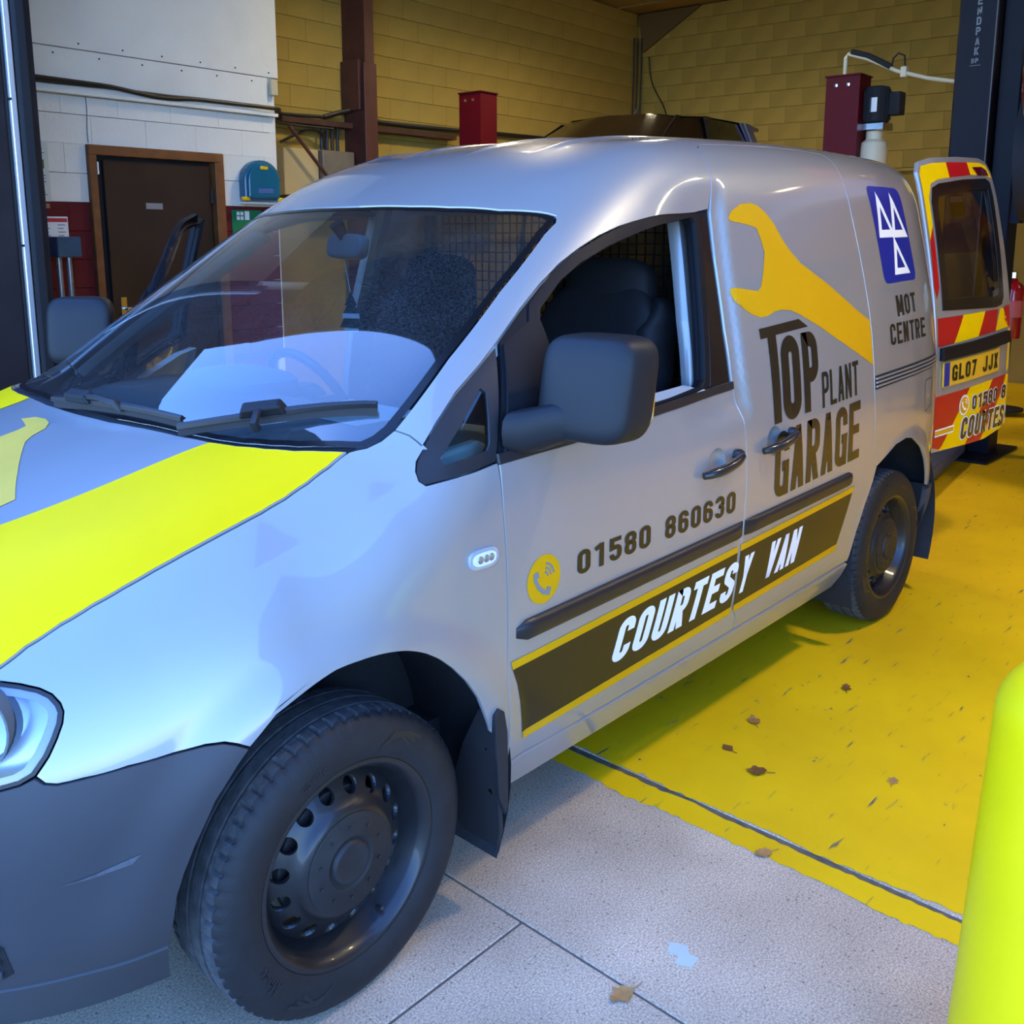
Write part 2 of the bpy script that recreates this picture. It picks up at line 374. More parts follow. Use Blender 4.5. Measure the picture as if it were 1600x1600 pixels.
# outlines of the van's panels and graphics, metres (x, y, z) on its near side
O={
 'frame_top':[[0.241,-0.811,1.097],[0.288,-0.803,1.139],[0.359,-0.791,1.196],[0.436,-0.786,1.246],[0.51,-0.777,1.298],[0.59,-0.764,1.356],[0.671,-0.754,1.41],[0.75,-0.749,1.457],[0.823,-0.75,1.492],[0.899,-0.753,1.523],[0.974,-0.759,1.545],[1.051,-0.766,1.561],[1.135,-0.769,1.575],[1.228,-0.771,1.586],[1.33,-0.77,1.597],[1.4,-0.768,1.607]],
 'frame_bl':[[0.398,-0.875,1.05],[0.338,-0.87,1.041],[0.268,-0.858,1.034],[0.22,-0.845,1.029],[0.21,-0.836,1.038],[0.211,-0.826,1.055],[0.22,-0.819,1.073]],
 'frame_bot':[[0.401,-0.876,1.046],[0.52,-0.88,1.051],[0.655,-0.88,1.054],[0.903,-0.878,1.068],[1.085,-0.877,1.078],[1.296,-0.876,1.089],[1.389,-0.875,1.092]],
 'seamF':[[0.401,-0.876,1.046],[0.401,-0.889,0.943],[0.406,-0.894,0.819],[0.409,-0.894,0.681],[0.41,-0.895,0.541],[0.454,-0.859,0.328]],
 'slide_rear':[[2.367,-0.639,1.809],[2.342,-0.678,1.78],[2.286,-0.749,1.67],[2.313,-0.774,1.582],[2.334,-0.799,1.475],[2.344,-0.823,1.372],[2.343,-0.848,1.255],[2.348,-0.86,1.187],[2.345,-0.871,1.109],[2.347,-0.886,0.963],[2.359,-0.893,0.813],[2.394,-0.893,0.741],[2.398,-0.893,0.688]],
 'arch_rear':[[2.249,-0.866,0.357],[2.255,-0.877,0.404],[2.269,-0.884,0.462],[2.309,-0.892,0.551],[2.378,-0.893,0.658],[2.455,-0.894,0.704],[2.565,-0.893,0.747],[2.664,-0.894,0.757],[2.743,-0.894,0.74],[2.845,-0.893,0.687],[2.913,-0.888,0.625],[2.987,-0.876,0.542]],
 'arch_front':[[-0.23,-0.88,0.656],[-0.177,-0.883,0.696],[-0.102,-0.887,0.724],[-0.051,-0.89,0.738],[0.0,-0.896,0.741],[0.054,-0.902,0.739],[0.104,-0.905,0.729],[0.158,-0.906,0.706],[0.194,-0.907,0.682],[0.231,-0.907,0.649],[0.272,-0.907,0.604],[0.308,-0.904,0.553],[0.324,-0.902,0.52]],
 'bonnet_edge':[[0.116,-0.733,1.098],[0.002,-0.728,1.052],[-0.098,-0.726,1.014],[-0.2,-0.719,0.984],[-0.276,-0.718,0.953],[-0.362,-0.702,0.924],[-0.443,-0.684,0.892],[-0.491,-0.671,0.87],[-0.535,-0.659,0.846]],
 'wing_cowl':[[0.116,-0.733,1.098],[0.148,-0.748,1.103],[0.179,-0.757,1.114],[0.211,-0.761,1.132]],
 'pillar_joint':[[0.211,-0.761,1.132],[0.231,-0.786,1.121],[0.246,-0.815,1.097]],
 'ws_edge':[[0.211,-0.761,1.132],[0.385,-0.74,1.261],[0.577,-0.712,1.396],[0.767,-0.683,1.526],[0.813,-0.68,1.554],[0.828,-0.668,1.57],[0.819,-0.649,1.576]],
 'headlight':[[-0.545,-0.672,0.823],[-0.524,-0.693,0.818],[-0.503,-0.715,0.81],[-0.49,-0.73,0.8],[-0.483,-0.742,0.786],[-0.482,-0.75,0.774],[-0.487,-0.754,0.758],[-0.499,-0.757,0.736],[-0.514,-0.758,0.712],[-0.535,-0.754,0.686],[-0.556,-0.744,0.675],[-0.579,-0.728,0.67]],
 'bumper_top':[[-0.535,-0.754,0.684],[-0.525,-0.764,0.673],[-0.51,-0.774,0.669],[-0.476,-0.79,0.671],[-0.414,-0.815,0.675],[-0.346,-0.835,0.677],[-0.298,-0.853,0.679],[-0.269,-0.865,0.676],[-0.25,-0.873,0.668],[-0.23,-0.88,0.656]],
 'bumper_arch':[[-0.23,-0.88,0.656],[-0.254,-0.878,0.632],[-0.294,-0.872,0.584],[-0.328,-0.86,0.516],[-0.347,-0.851,0.467],[-0.359,-0.842,0.424],[-0.362,-0.824,0.357],[-0.352,-0.782,0.271]],
 'spanner':[[1.468,-0.778,1.571],[1.492,-0.773,1.591],[1.552,-0.767,1.612],[1.614,-0.766,1.617],[1.657,-0.768,1.609],[1.702,-0.774,1.585],[1.739,-0.782,1.554],[1.773,-0.793,1.51],[1.811,-0.801,1.475],[1.869,-0.81,1.435],[1.964,-0.819,1.396],[2.051,-0.827,1.359],[2.167,-0.839,1.303],[2.247,-0.847,1.263],[2.33,-0.854,1.228],[2.332,-0.868,1.138],[2.331,-0.876,1.068],[2.214,-0.871,1.121],[2.024,-0.86,1.196],[1.938,-0.854,1.232],[1.816,-0.846,1.276],[1.757,-0.842,1.293],[1.696,-0.841,1.298],[1.652,-0.842,1.294],[1.607,-0.844,1.284],[1.566,-0.844,1.283],[1.528,-0.842,1.291],[1.487,-0.839,1.306],[1.438,-0.829,1.334],[1.43,-0.818,1.357],[1.43,-0.814,1.371],[1.572,-0.827,1.359],[1.596,-0.824,1.373],[1.621,-0.815,1.414],[1.648,-0.802,1.472],[1.637,-0.792,1.514],[1.622,-0.784,1.544],[1.579,-0.783,1.552],[1.479,-0.78,1.563]],
 'bspanner':[[-0.171,0.148,1.092],[-0.152,0.11,1.098],[-0.149,0.061,1.1],[-0.158,0.019,1.097],[-0.179,-0.01,1.091],[-0.211,-0.017,1.08],[-0.235,-0.036,1.072],[-0.279,-0.12,1.056],[-0.316,-0.198,1.043],[-0.368,-0.317,1.02],[-0.396,-0.314,1.01],[-0.245,0.083,1.068],[-0.209,0.072,1.08],[-0.189,0.074,1.087],[-0.179,0.112,1.09]],
}
# ---------------------------------------------------------------- van materials
M={}
def paint(name,col):
    m=mat(name,col,rough=.40,metal=.38,coat=1.0,coatr=.04,vary=.04,vscale=3)
    N,L=nodes(m); b=N['Principled BSDF']
    tc=N.new('ShaderNodeTexCoord'); nz=N.new('ShaderNodeTexNoise'); nz.inputs['Scale'].default_value=900
    mr=N.new('ShaderNodeMapRange'); mr.inputs[3].default_value=.34; mr.inputs[4].default_value=.46
    L.new(tc.outputs['Object'],nz.inputs['Vector']); L.new(nz.outputs['Fac'],mr.inputs[0]); L.new(mr.outputs[0],b.inputs['Roughness'])
    return m
M['silver']=paint('silver_paint',(.335,.335,.33))
M['plastic']=mat('bumper_plastic',(.042,.043,.048),rough=.5,vary=.12,vscale=5,bump=.05,bscale=500)
M['trim']=mat('black_trim',(.016,.016,.018),rough=.38,vary=.1,vscale=6)
M['gloss_black']=mat('gloss_black',(.007,.007,.008),rough=.2,coat=.15,spec=.3)
M['frame_black']=mat('window_frame_black',(.008,.008,.010),rough=.5,spec=.15)
M['tread']=mat('tyre_tread_dusty',(.085,.085,.085),rough=.8,vary=.5,vscale=40,bump=.2,bscale=150)
M['matt_black']=mat('matt_black',(.012,.012,.014),rough=.8)
M['liner']=mat('arch_liner',(.018,.018,.02),rough=.75,vary=.3,vscale=20,bump=.3,bscale=80)
M['seal']=mat('rubber_seal',(.015,.015,.017),rough=.6)
M['glass']=glass('screen_glass',(.74,.86,.85),dust=.035,ior=2.0)
M['glass_side']=glass('side_glass',(.72,.86,.82))
M['glass_dark']=glass('privacy_glass',(.28,.30,.30))
M['yellow_hi']=mat('fluorescent_yellow_film',(.86,.56,.0),rough=.5,spec=.12,vary=.05,vscale=6)
M['orange']=mat('amber_film',(.66,.34,.004),rough=.4,spec=.3,vary=.05,vscale=5)
M['black_film']=mat('black_film',(.016,.014,.010),rough=.22)
M['white_film']=mat('white_film',(.85,.87,.88),rough=.4)
M['blue_film']=mat('blue_film',(.004,.018,.25),rough=.3)
M['red_film']=mat('red_film',(.42,.006,.010),rough=.35)
M['inner_grey']=mat('cab_trim_grey',(.13,.145,.15),rough=.7,vary=.1)
M['inner_light']=mat('pillar_trim_light',(.46,.50,.49),rough=.7)
M['seat']=mat('seat_cover_black',(.010,.010,.012),rough=.75,bump=.3,bscale=30)
M['rubber']=mat('tyre_rubber',(.013,.013,.014),rough=.62,vary=.35,vscale=25,bump=.12,bscale=200)
M['rim']=mat('steel_wheel_black',(.013,.0135,.015),rough=.38,vary=.25,vscale=18,coat=.2)
M['hub']=mat('wheel_dusty',(.017,.017,.018),rough=.55,vary=.4,vscale=30)
M['chrome']=mat('bright_metal',(.7,.7,.7),rough=.15,metal=1)
M['lamp_clear']=glass('lamp_lens',(.95,.97,1.0))
M['reflector']=mat('lamp_reflector',(.42,.44,.47),rough=.25,metal=.7)
M['lamp_grey']=mat('lamp_edge_grey',(.40,.42,.45),rough=.3)
# ---------------------------------------------------------------- van surface mappers
def mp(s=-1,off=0.,xf=None):
    def f(u,v):
        p=pol(u,v,s); n=normal(p); q=p+n*off
        if xf is not None: q=q@xf[0].T+xf[1]; n=n@xf[0].T
        return q,n
    return f
def cyl(off=0.):
    def f(u,v):
        o=np.stack([0*u-.15,0*u,v],-1); d=np.stack([-np.cos(u),np.sin(u),0*u],-1)
        t,ok=solve(o+d*1.3,-d,0,1.28,n=30,march=50); p=o+d*1.3-d*t[:,None]; n=normal(p)
        return p+n*off,n
    return f
def to_cyl(p):
    p=np.asarray(p,float); return np.stack([np.arctan2(p[...,1],-(p[...,0]+.15)),p[...,2]],-1)
def xz(pts): pts=np.asarray(pts,float); return side_pt(pts[:,0],pts[:,1])
def xy(pts): pts=np.asarray(pts,float); return top_pt(pts[:,0],pts[:,1])
def A(n): return np.array(O[n],float)
def cat(*a): return np.concatenate([np.asarray(q,float) for q in a])
def mirror_close(half):
    """half outline in (x,a) on the near side, from centre-line start to centre-line end -> full outline"""
    r=half[::-1].copy(); r[:,1]=math.pi-r[:,1]; return cat(half,r)
GAP=.0021
def gp(loop,d=GAP):
    l=np.asarray(loop)*np.array([1,RS]); return inset(l,d)/np.array([1,RS])
SEAMZ=np.array([1.775,1.752,1.70,1.632,1.588,1.458,1.25,1.09,.998,.935,.827,.695,.606,.496,.44,.393,.346])
SEAMX=SEAMB(SEAMZ); SEAMX[-4:]=[1.400,1.408,1.441,1.452]; SEAMX[-5:]=[1.414,1.40,1.408,1.438,1.45][:5]
def seam(z0,z1):
    k=(SEAMZ<=max(z0,z1)+1e-6)&(SEAMZ>=min(z0,z1)-1e-6)
    p=np.stack([SEAMX[k],SEAMZ[k]],-1)
    return p if z0>z1 else p[::-1]
def sillz(x): return .328+.016*(np.asarray(x)-.45)
SLIDE_TOP=[(1.523,-.643),(1.697,-.637),(1.964,-.632),(2.185,-.634),(2.325,-.645)]
SLIDE_REAR=[(2.338,1.782),(2.318,1.67),(2.322,1.582),(2.335,1.475),(2.343,1.372),(2.346,1.255),(2.347,1.187),(2.347,1.109),(2.349,.963),(2.361,.813),(2.388,.741),(2.398,.690)]
ARCHR=[(2.249,.357),(2.255,.404),(2.272,.470),(2.312,.560),(2.372,.645)]
_be=np.array(O['bonnet_edge'],float); _c=np.polyfit(_be[:,0],_be[:,1],2)
_bx=np.linspace(.116,-.55,14); O['bonnet_edge']=top_pt(_bx,np.polyval(_c,_bx)+(-.733-np.polyval(_c,.116))*np.clip((_bx+.1)/.216,0,1)).tolist()
# ---------------------------------------------------------------- the van
van=empty('van',(0,0,0),'silver courtesy van with yellow bonnet stripes and black lettering, nose towards the camera','van')
def cuph(x,z,r=.0445):
    a=np.linspace(0,2*math.pi,32,endpoint=False); return to_pol(xz(np.stack([x+r*np.cos(a),z+r*np.sin(a)],-1)))
# wings
def wing(s,name):
    pts=cat(A('wing_cowl'),A('pillar_joint')[1:],A('frame_bl')[::-1],A('seamF')[1:-1],
        xz([(.413,.42),(.415,.338),(.372,.334),(.368,.40),(.350,.465)]),A('arch_front')[::-1],
        A('bumper_top')[::-1][1:-1],A('headlight')[::-1][2:],[(-.575,-.648,.812)],A('bonnet_edge')[::-1][:-1])
    return panel(name,[gp(to_pol(pts))],mp(s),M['silver'],van,step=.018)
wing_n=wing(-1,'front_wing'); wing_f=wing(1,'front_wing')
# bonnet
BE=[(-.60,-.615),(-.655,-.55),(-.71,-.43),(-.748,-.26),(-.765,0)]
cowlL=[(-.107,0),(-.106,-.043),(-.101,-.165),(-.091,-.253),(-.071,-.41),(-.054,-.495),(-.031,-.563),(-.001,-.618),(.036,-.663),(.078,-.70),(.116,-.733)]
half=to_pol(cat(xy(cowlL),A('bonnet_edge')[1:],xy(BE)))
bonnet=panel('bonnet',[gp(mirror_close(half))],mp(),M['silver'],van,step=.02)
# windscreen
wsT=[(.819,-.649),(.765,-.536),(.728,-.39),(.71,-.26),(.698,-.06),(.697,0)]
wl=[(x+.012,y) for x,y in cowlL]
wh=to_pol(cat(xy(wl),A('wing_cowl')[1:],A('ws_edge')[1:-1],xy(wsT)))
WSO=mirror_close(wh)
wscreen=panel('windscreen',[gp(WSO,.004)],mp(off=-.0035),M['glass'],van,step=.03,flange=.004)
inn=gp(WSO,.017)
panel('screen_border',[gp(WSO,.003),inn],mp(off=-.002),M['gloss_black'],wscreen,step=.02,flange=0)
# body shell: pillars, roof and rear quarters in one pressing
RE=3.37
half=cat(
  to_pol(cat(xy([(wsT[-1])]),xy(wsT[::-1][1:]),A('ws_edge')[::-1][1:],A('pillar_joint')[1:],A('frame_top'))),
  to_pol(xz(seam(1.632,1.70))),to_pol(top_pt(np.array([1.466,1.484]),np.array([-.69,-.659]))),
  to_pol(xy(SLIDE_TOP)),to_pol(xz(SLIDE_REAR)),
  to_pol(xz([(2.455,.708),(2.565,.745),(2.664,.755),(2.75,.742),(2.845,.69),(2.913,.625),(2.965,.555),(3.0,.50),(3.10,.505),(3.25,.52),(RE,.53)])),
  np.array([[RE,to_pol(xz([(RE,z)]))[0,1]] for z in (.7,.9,1.1,1.3,1.5,1.65)]),[[RE,.95],[RE,1.2],[RE,math.pi/2]])
shell=panel('body_shell',[gp(mirror_close(half))],mp(),M['silver'],van,step=.02)
# sliding door / fixed far side
def slide_loop():
    return to_pol(cat(xz(seam(1.70,.346)),xz([(1.46,sillz(1.46)),(1.85,sillz(1.85)),(2.246,sillz(2.246)+.003)]),xz(ARCHR),xz(SLIDE_REAR[::-1]),xy(SLIDE_TOP[::-1]),top_pt(np.array([1.484,1.466]),np.array([-.659,-.69]))))
sdoor=panel('sliding_door',[gp(slide_loop()),cuph(1.600,.912)],mp(-1),M['silver'],van,step=.018)
panel('side_panel',[gp(slide_loop())],mp(1),M['silver'],van,step=.03)
# front doors
def hinge_xf(ang,s,px=.40,py=.85):
    c,sn=math.cos(ang),math.sin(ang)*s
    R=np.array([[c,-sn,0],[sn,c,0],[0,0,1]]); P0=np.array([px,s*py,0]); return (R,P0-R@P0)
FB=cat(A('frame_bot')[:-1],xz([(SEAMB(1.089),1.089)]))
OPEN=[(.615,1.08),(.76,1.086),(.905,1.093),(1.08,1.102),(1.24,1.112),(1.262,1.13),(1.285,1.27),(1.31,1.42),(1.33,1.56),(1.32,1.576),(1.174,1.560),(1.038,1.535),(.918,1.503),(.805,1.461),(.729,1.422),(.64,1.360),(.625,1.335)]
def front_door(s,ang):
    xf=hinge_xf(ang,s) if ang else None
    lo=to_pol(cat(FB,xz(seam(.998,.346)),xz([(1.44,sillz(1.44)),(1.0,sillz(1.0)),(.6,sillz(.6)),(.418,.338),(.416,.42)]),A('seamF')[::-1][1:-1]))
    d=panel('front_door',[gp(lo),cuph(1.268,.897)],mp(s,0,xf),M['silver'],van,step=.018)
    fr=to_pol(cat(xz([(.404,1.055),(.505,1.290)]),A('frame_top')[4:-1],xz([(1.395,1.600)]),xz(seam(1.588,1.09)),FB[::-1][1:-1]))
    op=to_pol(xz(OPEN))
    panel('window_frame',[gp(fr),op],mp(s,-.010,xf),M['frame_black'],d,step=.02,flange=.03)
    # rubber channel round the opening and the waist seal
    o2=gp(op,-.024)
    panel('window_channel',[o2,gp(op,.002)],mp(s,-.004,xf),M['frame_black'],d,step=.02,flange=.02)
    waist=to_pol(cat(FB,(FB+[0,0,.022])[::-1]))
    panel('waist_seal',[waist],mp(s,.004,xf),M['trim'],d,step=.02,flange=.016)
    # triangular mirror plinth
    sail=to_pol(xz([(.425,1.068),(.60,1.078),(.612,1.34),(.512,1.288)]))
    panel('mirror_plinth',[sail],mp(s,.0,xf),M['frame_black'],d,step=.02,flange=.016)
    # black tape on the lock pillar
    tape=to_pol(cat(xz([(1.285,1.105),(1.352,1.575)]),xz([(1.392,1.585)]),xz(seam(1.458,1.09))[:,:]))
    panel('pillar_tape',[gp(tape,.004)],mp(s,-.006,xf),M['gloss_black'],d,step=.02,flange=.006)
    # bright inner door frame behind the opening
    return d,xf
door_n,_=front_door(-1,0); door_f,xff=front_door(1,math.radians(50))
# quarter lights
for s in (-1,1):
    q=to_pol(cat(A('frame_bl'),A('frame_top')[:4],xz([(.494,1.285)])))
    hole=to_pol(xz([(.268,1.062),(.33,1.070),(.382,1.078),(.392,1.09),(.424,1.195),(.416,1.204),(.34,1.135),(.27,1.077)]))
    qf=panel('quarter_light',[gp(q),hole],mp(s,-.006),M['trim'],van,step=.018,flange=.02)
    panel('pane',[gp(hole,-.004)],mp(s,-.012),M['glass_side'],qf,step=.03,flange=0)
# sills
for s in (-1,1):
    sl=to_pol(xz([(.376,.326),(.9,sillz(.9)-.006),(1.45,sillz(1.45)-.006),(2.25,sillz(2.25)-.006),(2.246,.30),(2.22,.262),(1.4,.245),(.40,.235),(.378,.262)]))
    panel('sill',[sl],mp(s,.004),M['silver'],van,step=.02,flange=.05)
# front bumper, lip
def cm(half):
    r=np.asarray(half)[::-1].copy(); r[:,0]=-r[:,0]; return cat(half,r)
RS1=(.62,1)
def gpc(loop,d=GAP): return inset(np.asarray(loop)*np.array(RS1),d)/np.array(RS1)
hb=to_cyl(A('bumper_top')[::-1]); ha=to_cyl(A('bumper_arch')); hh=to_cyl(A('headlight')[-3:])
lipz=.312
up=cat([[0,lipz-.004]],[[-.5,lipz-.004]],[[-1.0,lipz]],to_cyl(xz([(-.362,.313)])),ha[::-1][1:],hb[1:],hh[1:],[[-.72,.662],[-.45,.655],[0,.652]])
bumper=panel('front_bumper',[gpc(cm(up),.002)],cyl(.003),M['plastic'],van,step=.022,scale=RS1,flange=.02)
lo=cat([[0,lipz-.006],[-.5,lipz-.006],[-1.0,lipz-.002]],to_cyl(xz([(-.362,.311),(-.352,.27)])),to_cyl(xz([(-.335,.205)])),[[-1.0,.205],[-.5,.205],[0,.205]])
panel('bumper_lip',[gpc(cm(lo),.001)],cyl(.0055),M['plastic'],bumper,step=.022,scale=RS1,flange=.02)
panel('scuff',[np.array([[-1.124,.501],[-1.187,.509],[-1.268,.527],[-1.250,.512],[-1.186,.503]])],cyl(.0042),mat('scuffed_plastic',(.10,.105,.115),rough=.7,vary=.4,vscale=60),bumper,step=.02,scale=RS1,flange=0)
# upper front panel with grille between the lamps
gr=cat([[0,.660],[-.45,.663],[-.70,.670],[-.735,.74],[-.72,.80],[-.45,.822],[0,.835]])
grille=panel('grille',[gpc(cm(gr),.003)],cyl(-.004),M['trim'],van,step=.025,scale=RS1,flange=.02)
for k in range(4):
    z0=.685+k*.032
    panel('grille_slat',[np.array([[-.62,z0],[-.3,z0+.004],[0,z0+.006],[.3,z0+.004],[.62,z0],[.62,z0+.014],[.3,z0+.018],[0,z0+.02],[-.3,z0+.018],[-.62,z0+.014]])],cyl(.006),M['trim'],grille,step=.04,scale=RS1,flange=.012)
# lower grilles in the bumper
for c in (-1,1):
    g=np.array([[c*.62,.345],[c*1.0,.335],[c*1.03,.35],[c*1.02,.405],[c*.99,.425],[c*.62,.43]])
    gl_=panel('fog_grille',[g],cyl(.005),M['matt_black'],bumper,step=.03,scale=RS1,flange=.004)
    for k in range(3):
        z0=.352+k*.026
        panel('slat',[np.array([[c*.63,z0],[c*1.012,z0-.004],[c*1.012,z0+.008],[c*.63,z0+.012]])],cyl(.012),M['plastic'],gl_,step=.03,scale=RS1,flange=.01)
panel('intake',[np.array([[-.5,.345],[.5,.345],[.46,.44],[-.46,.44]])],cyl(.005),M['matt_black'],bumper,step=.03,scale=RS1,flange=.004)
# headlamps
for s in (-1,1):
    hp=to_cyl(cat(A('headlight'),[(-.66,-.64,.664),(-.725,-.52,.668),(-.735,-.50,.70),(-.725,-.505,.76),(-.70,-.51,.80),(-.62,-.60,.824)]))
    if s>0: hp[:,0]*=-1
    hl=panel('headlamp',[gpc(hp,.006)],cyl(-.004),M['lamp_clear'],van,step=.03,scale=RS1,flange=0)
    panel('lamp_seal',[gpc(hp,.001),gpc(hp,.0065)],cyl(-.003),M['trim'],hl,step=.02,scale=RS1,flange=.02)
    panel('lamp_edge',[gpc(hp,.0065),gpc(hp,.017)],cyl(-.007),M['lamp_grey'],hl,step=.02,scale=RS1,flange=.0)
    panel('reflector',[gpc(hp,.011)],cyl(-.055),M['reflector'],hl,step=.03,scale=RS1,flange=0)
    mb=MB(); 
    # bulb shroud ring inside the lamp
    cc=np.array([-.585,s*.655,.755]); ax=Vector((-.75,s*.55,.05)).normalized()
    Mx=Matrix.Translation(Vector(cc))@ax.to_track_quat('Z','Y').to_matrix().to_4x4()
    mb.lathe([(.062,-.03),(.070,.02),(.074,.02),(.066,-.03)],28,Mx,close=False)
    mb.build('lamp_ring',M['inner_grey'],hl,smooth=True)
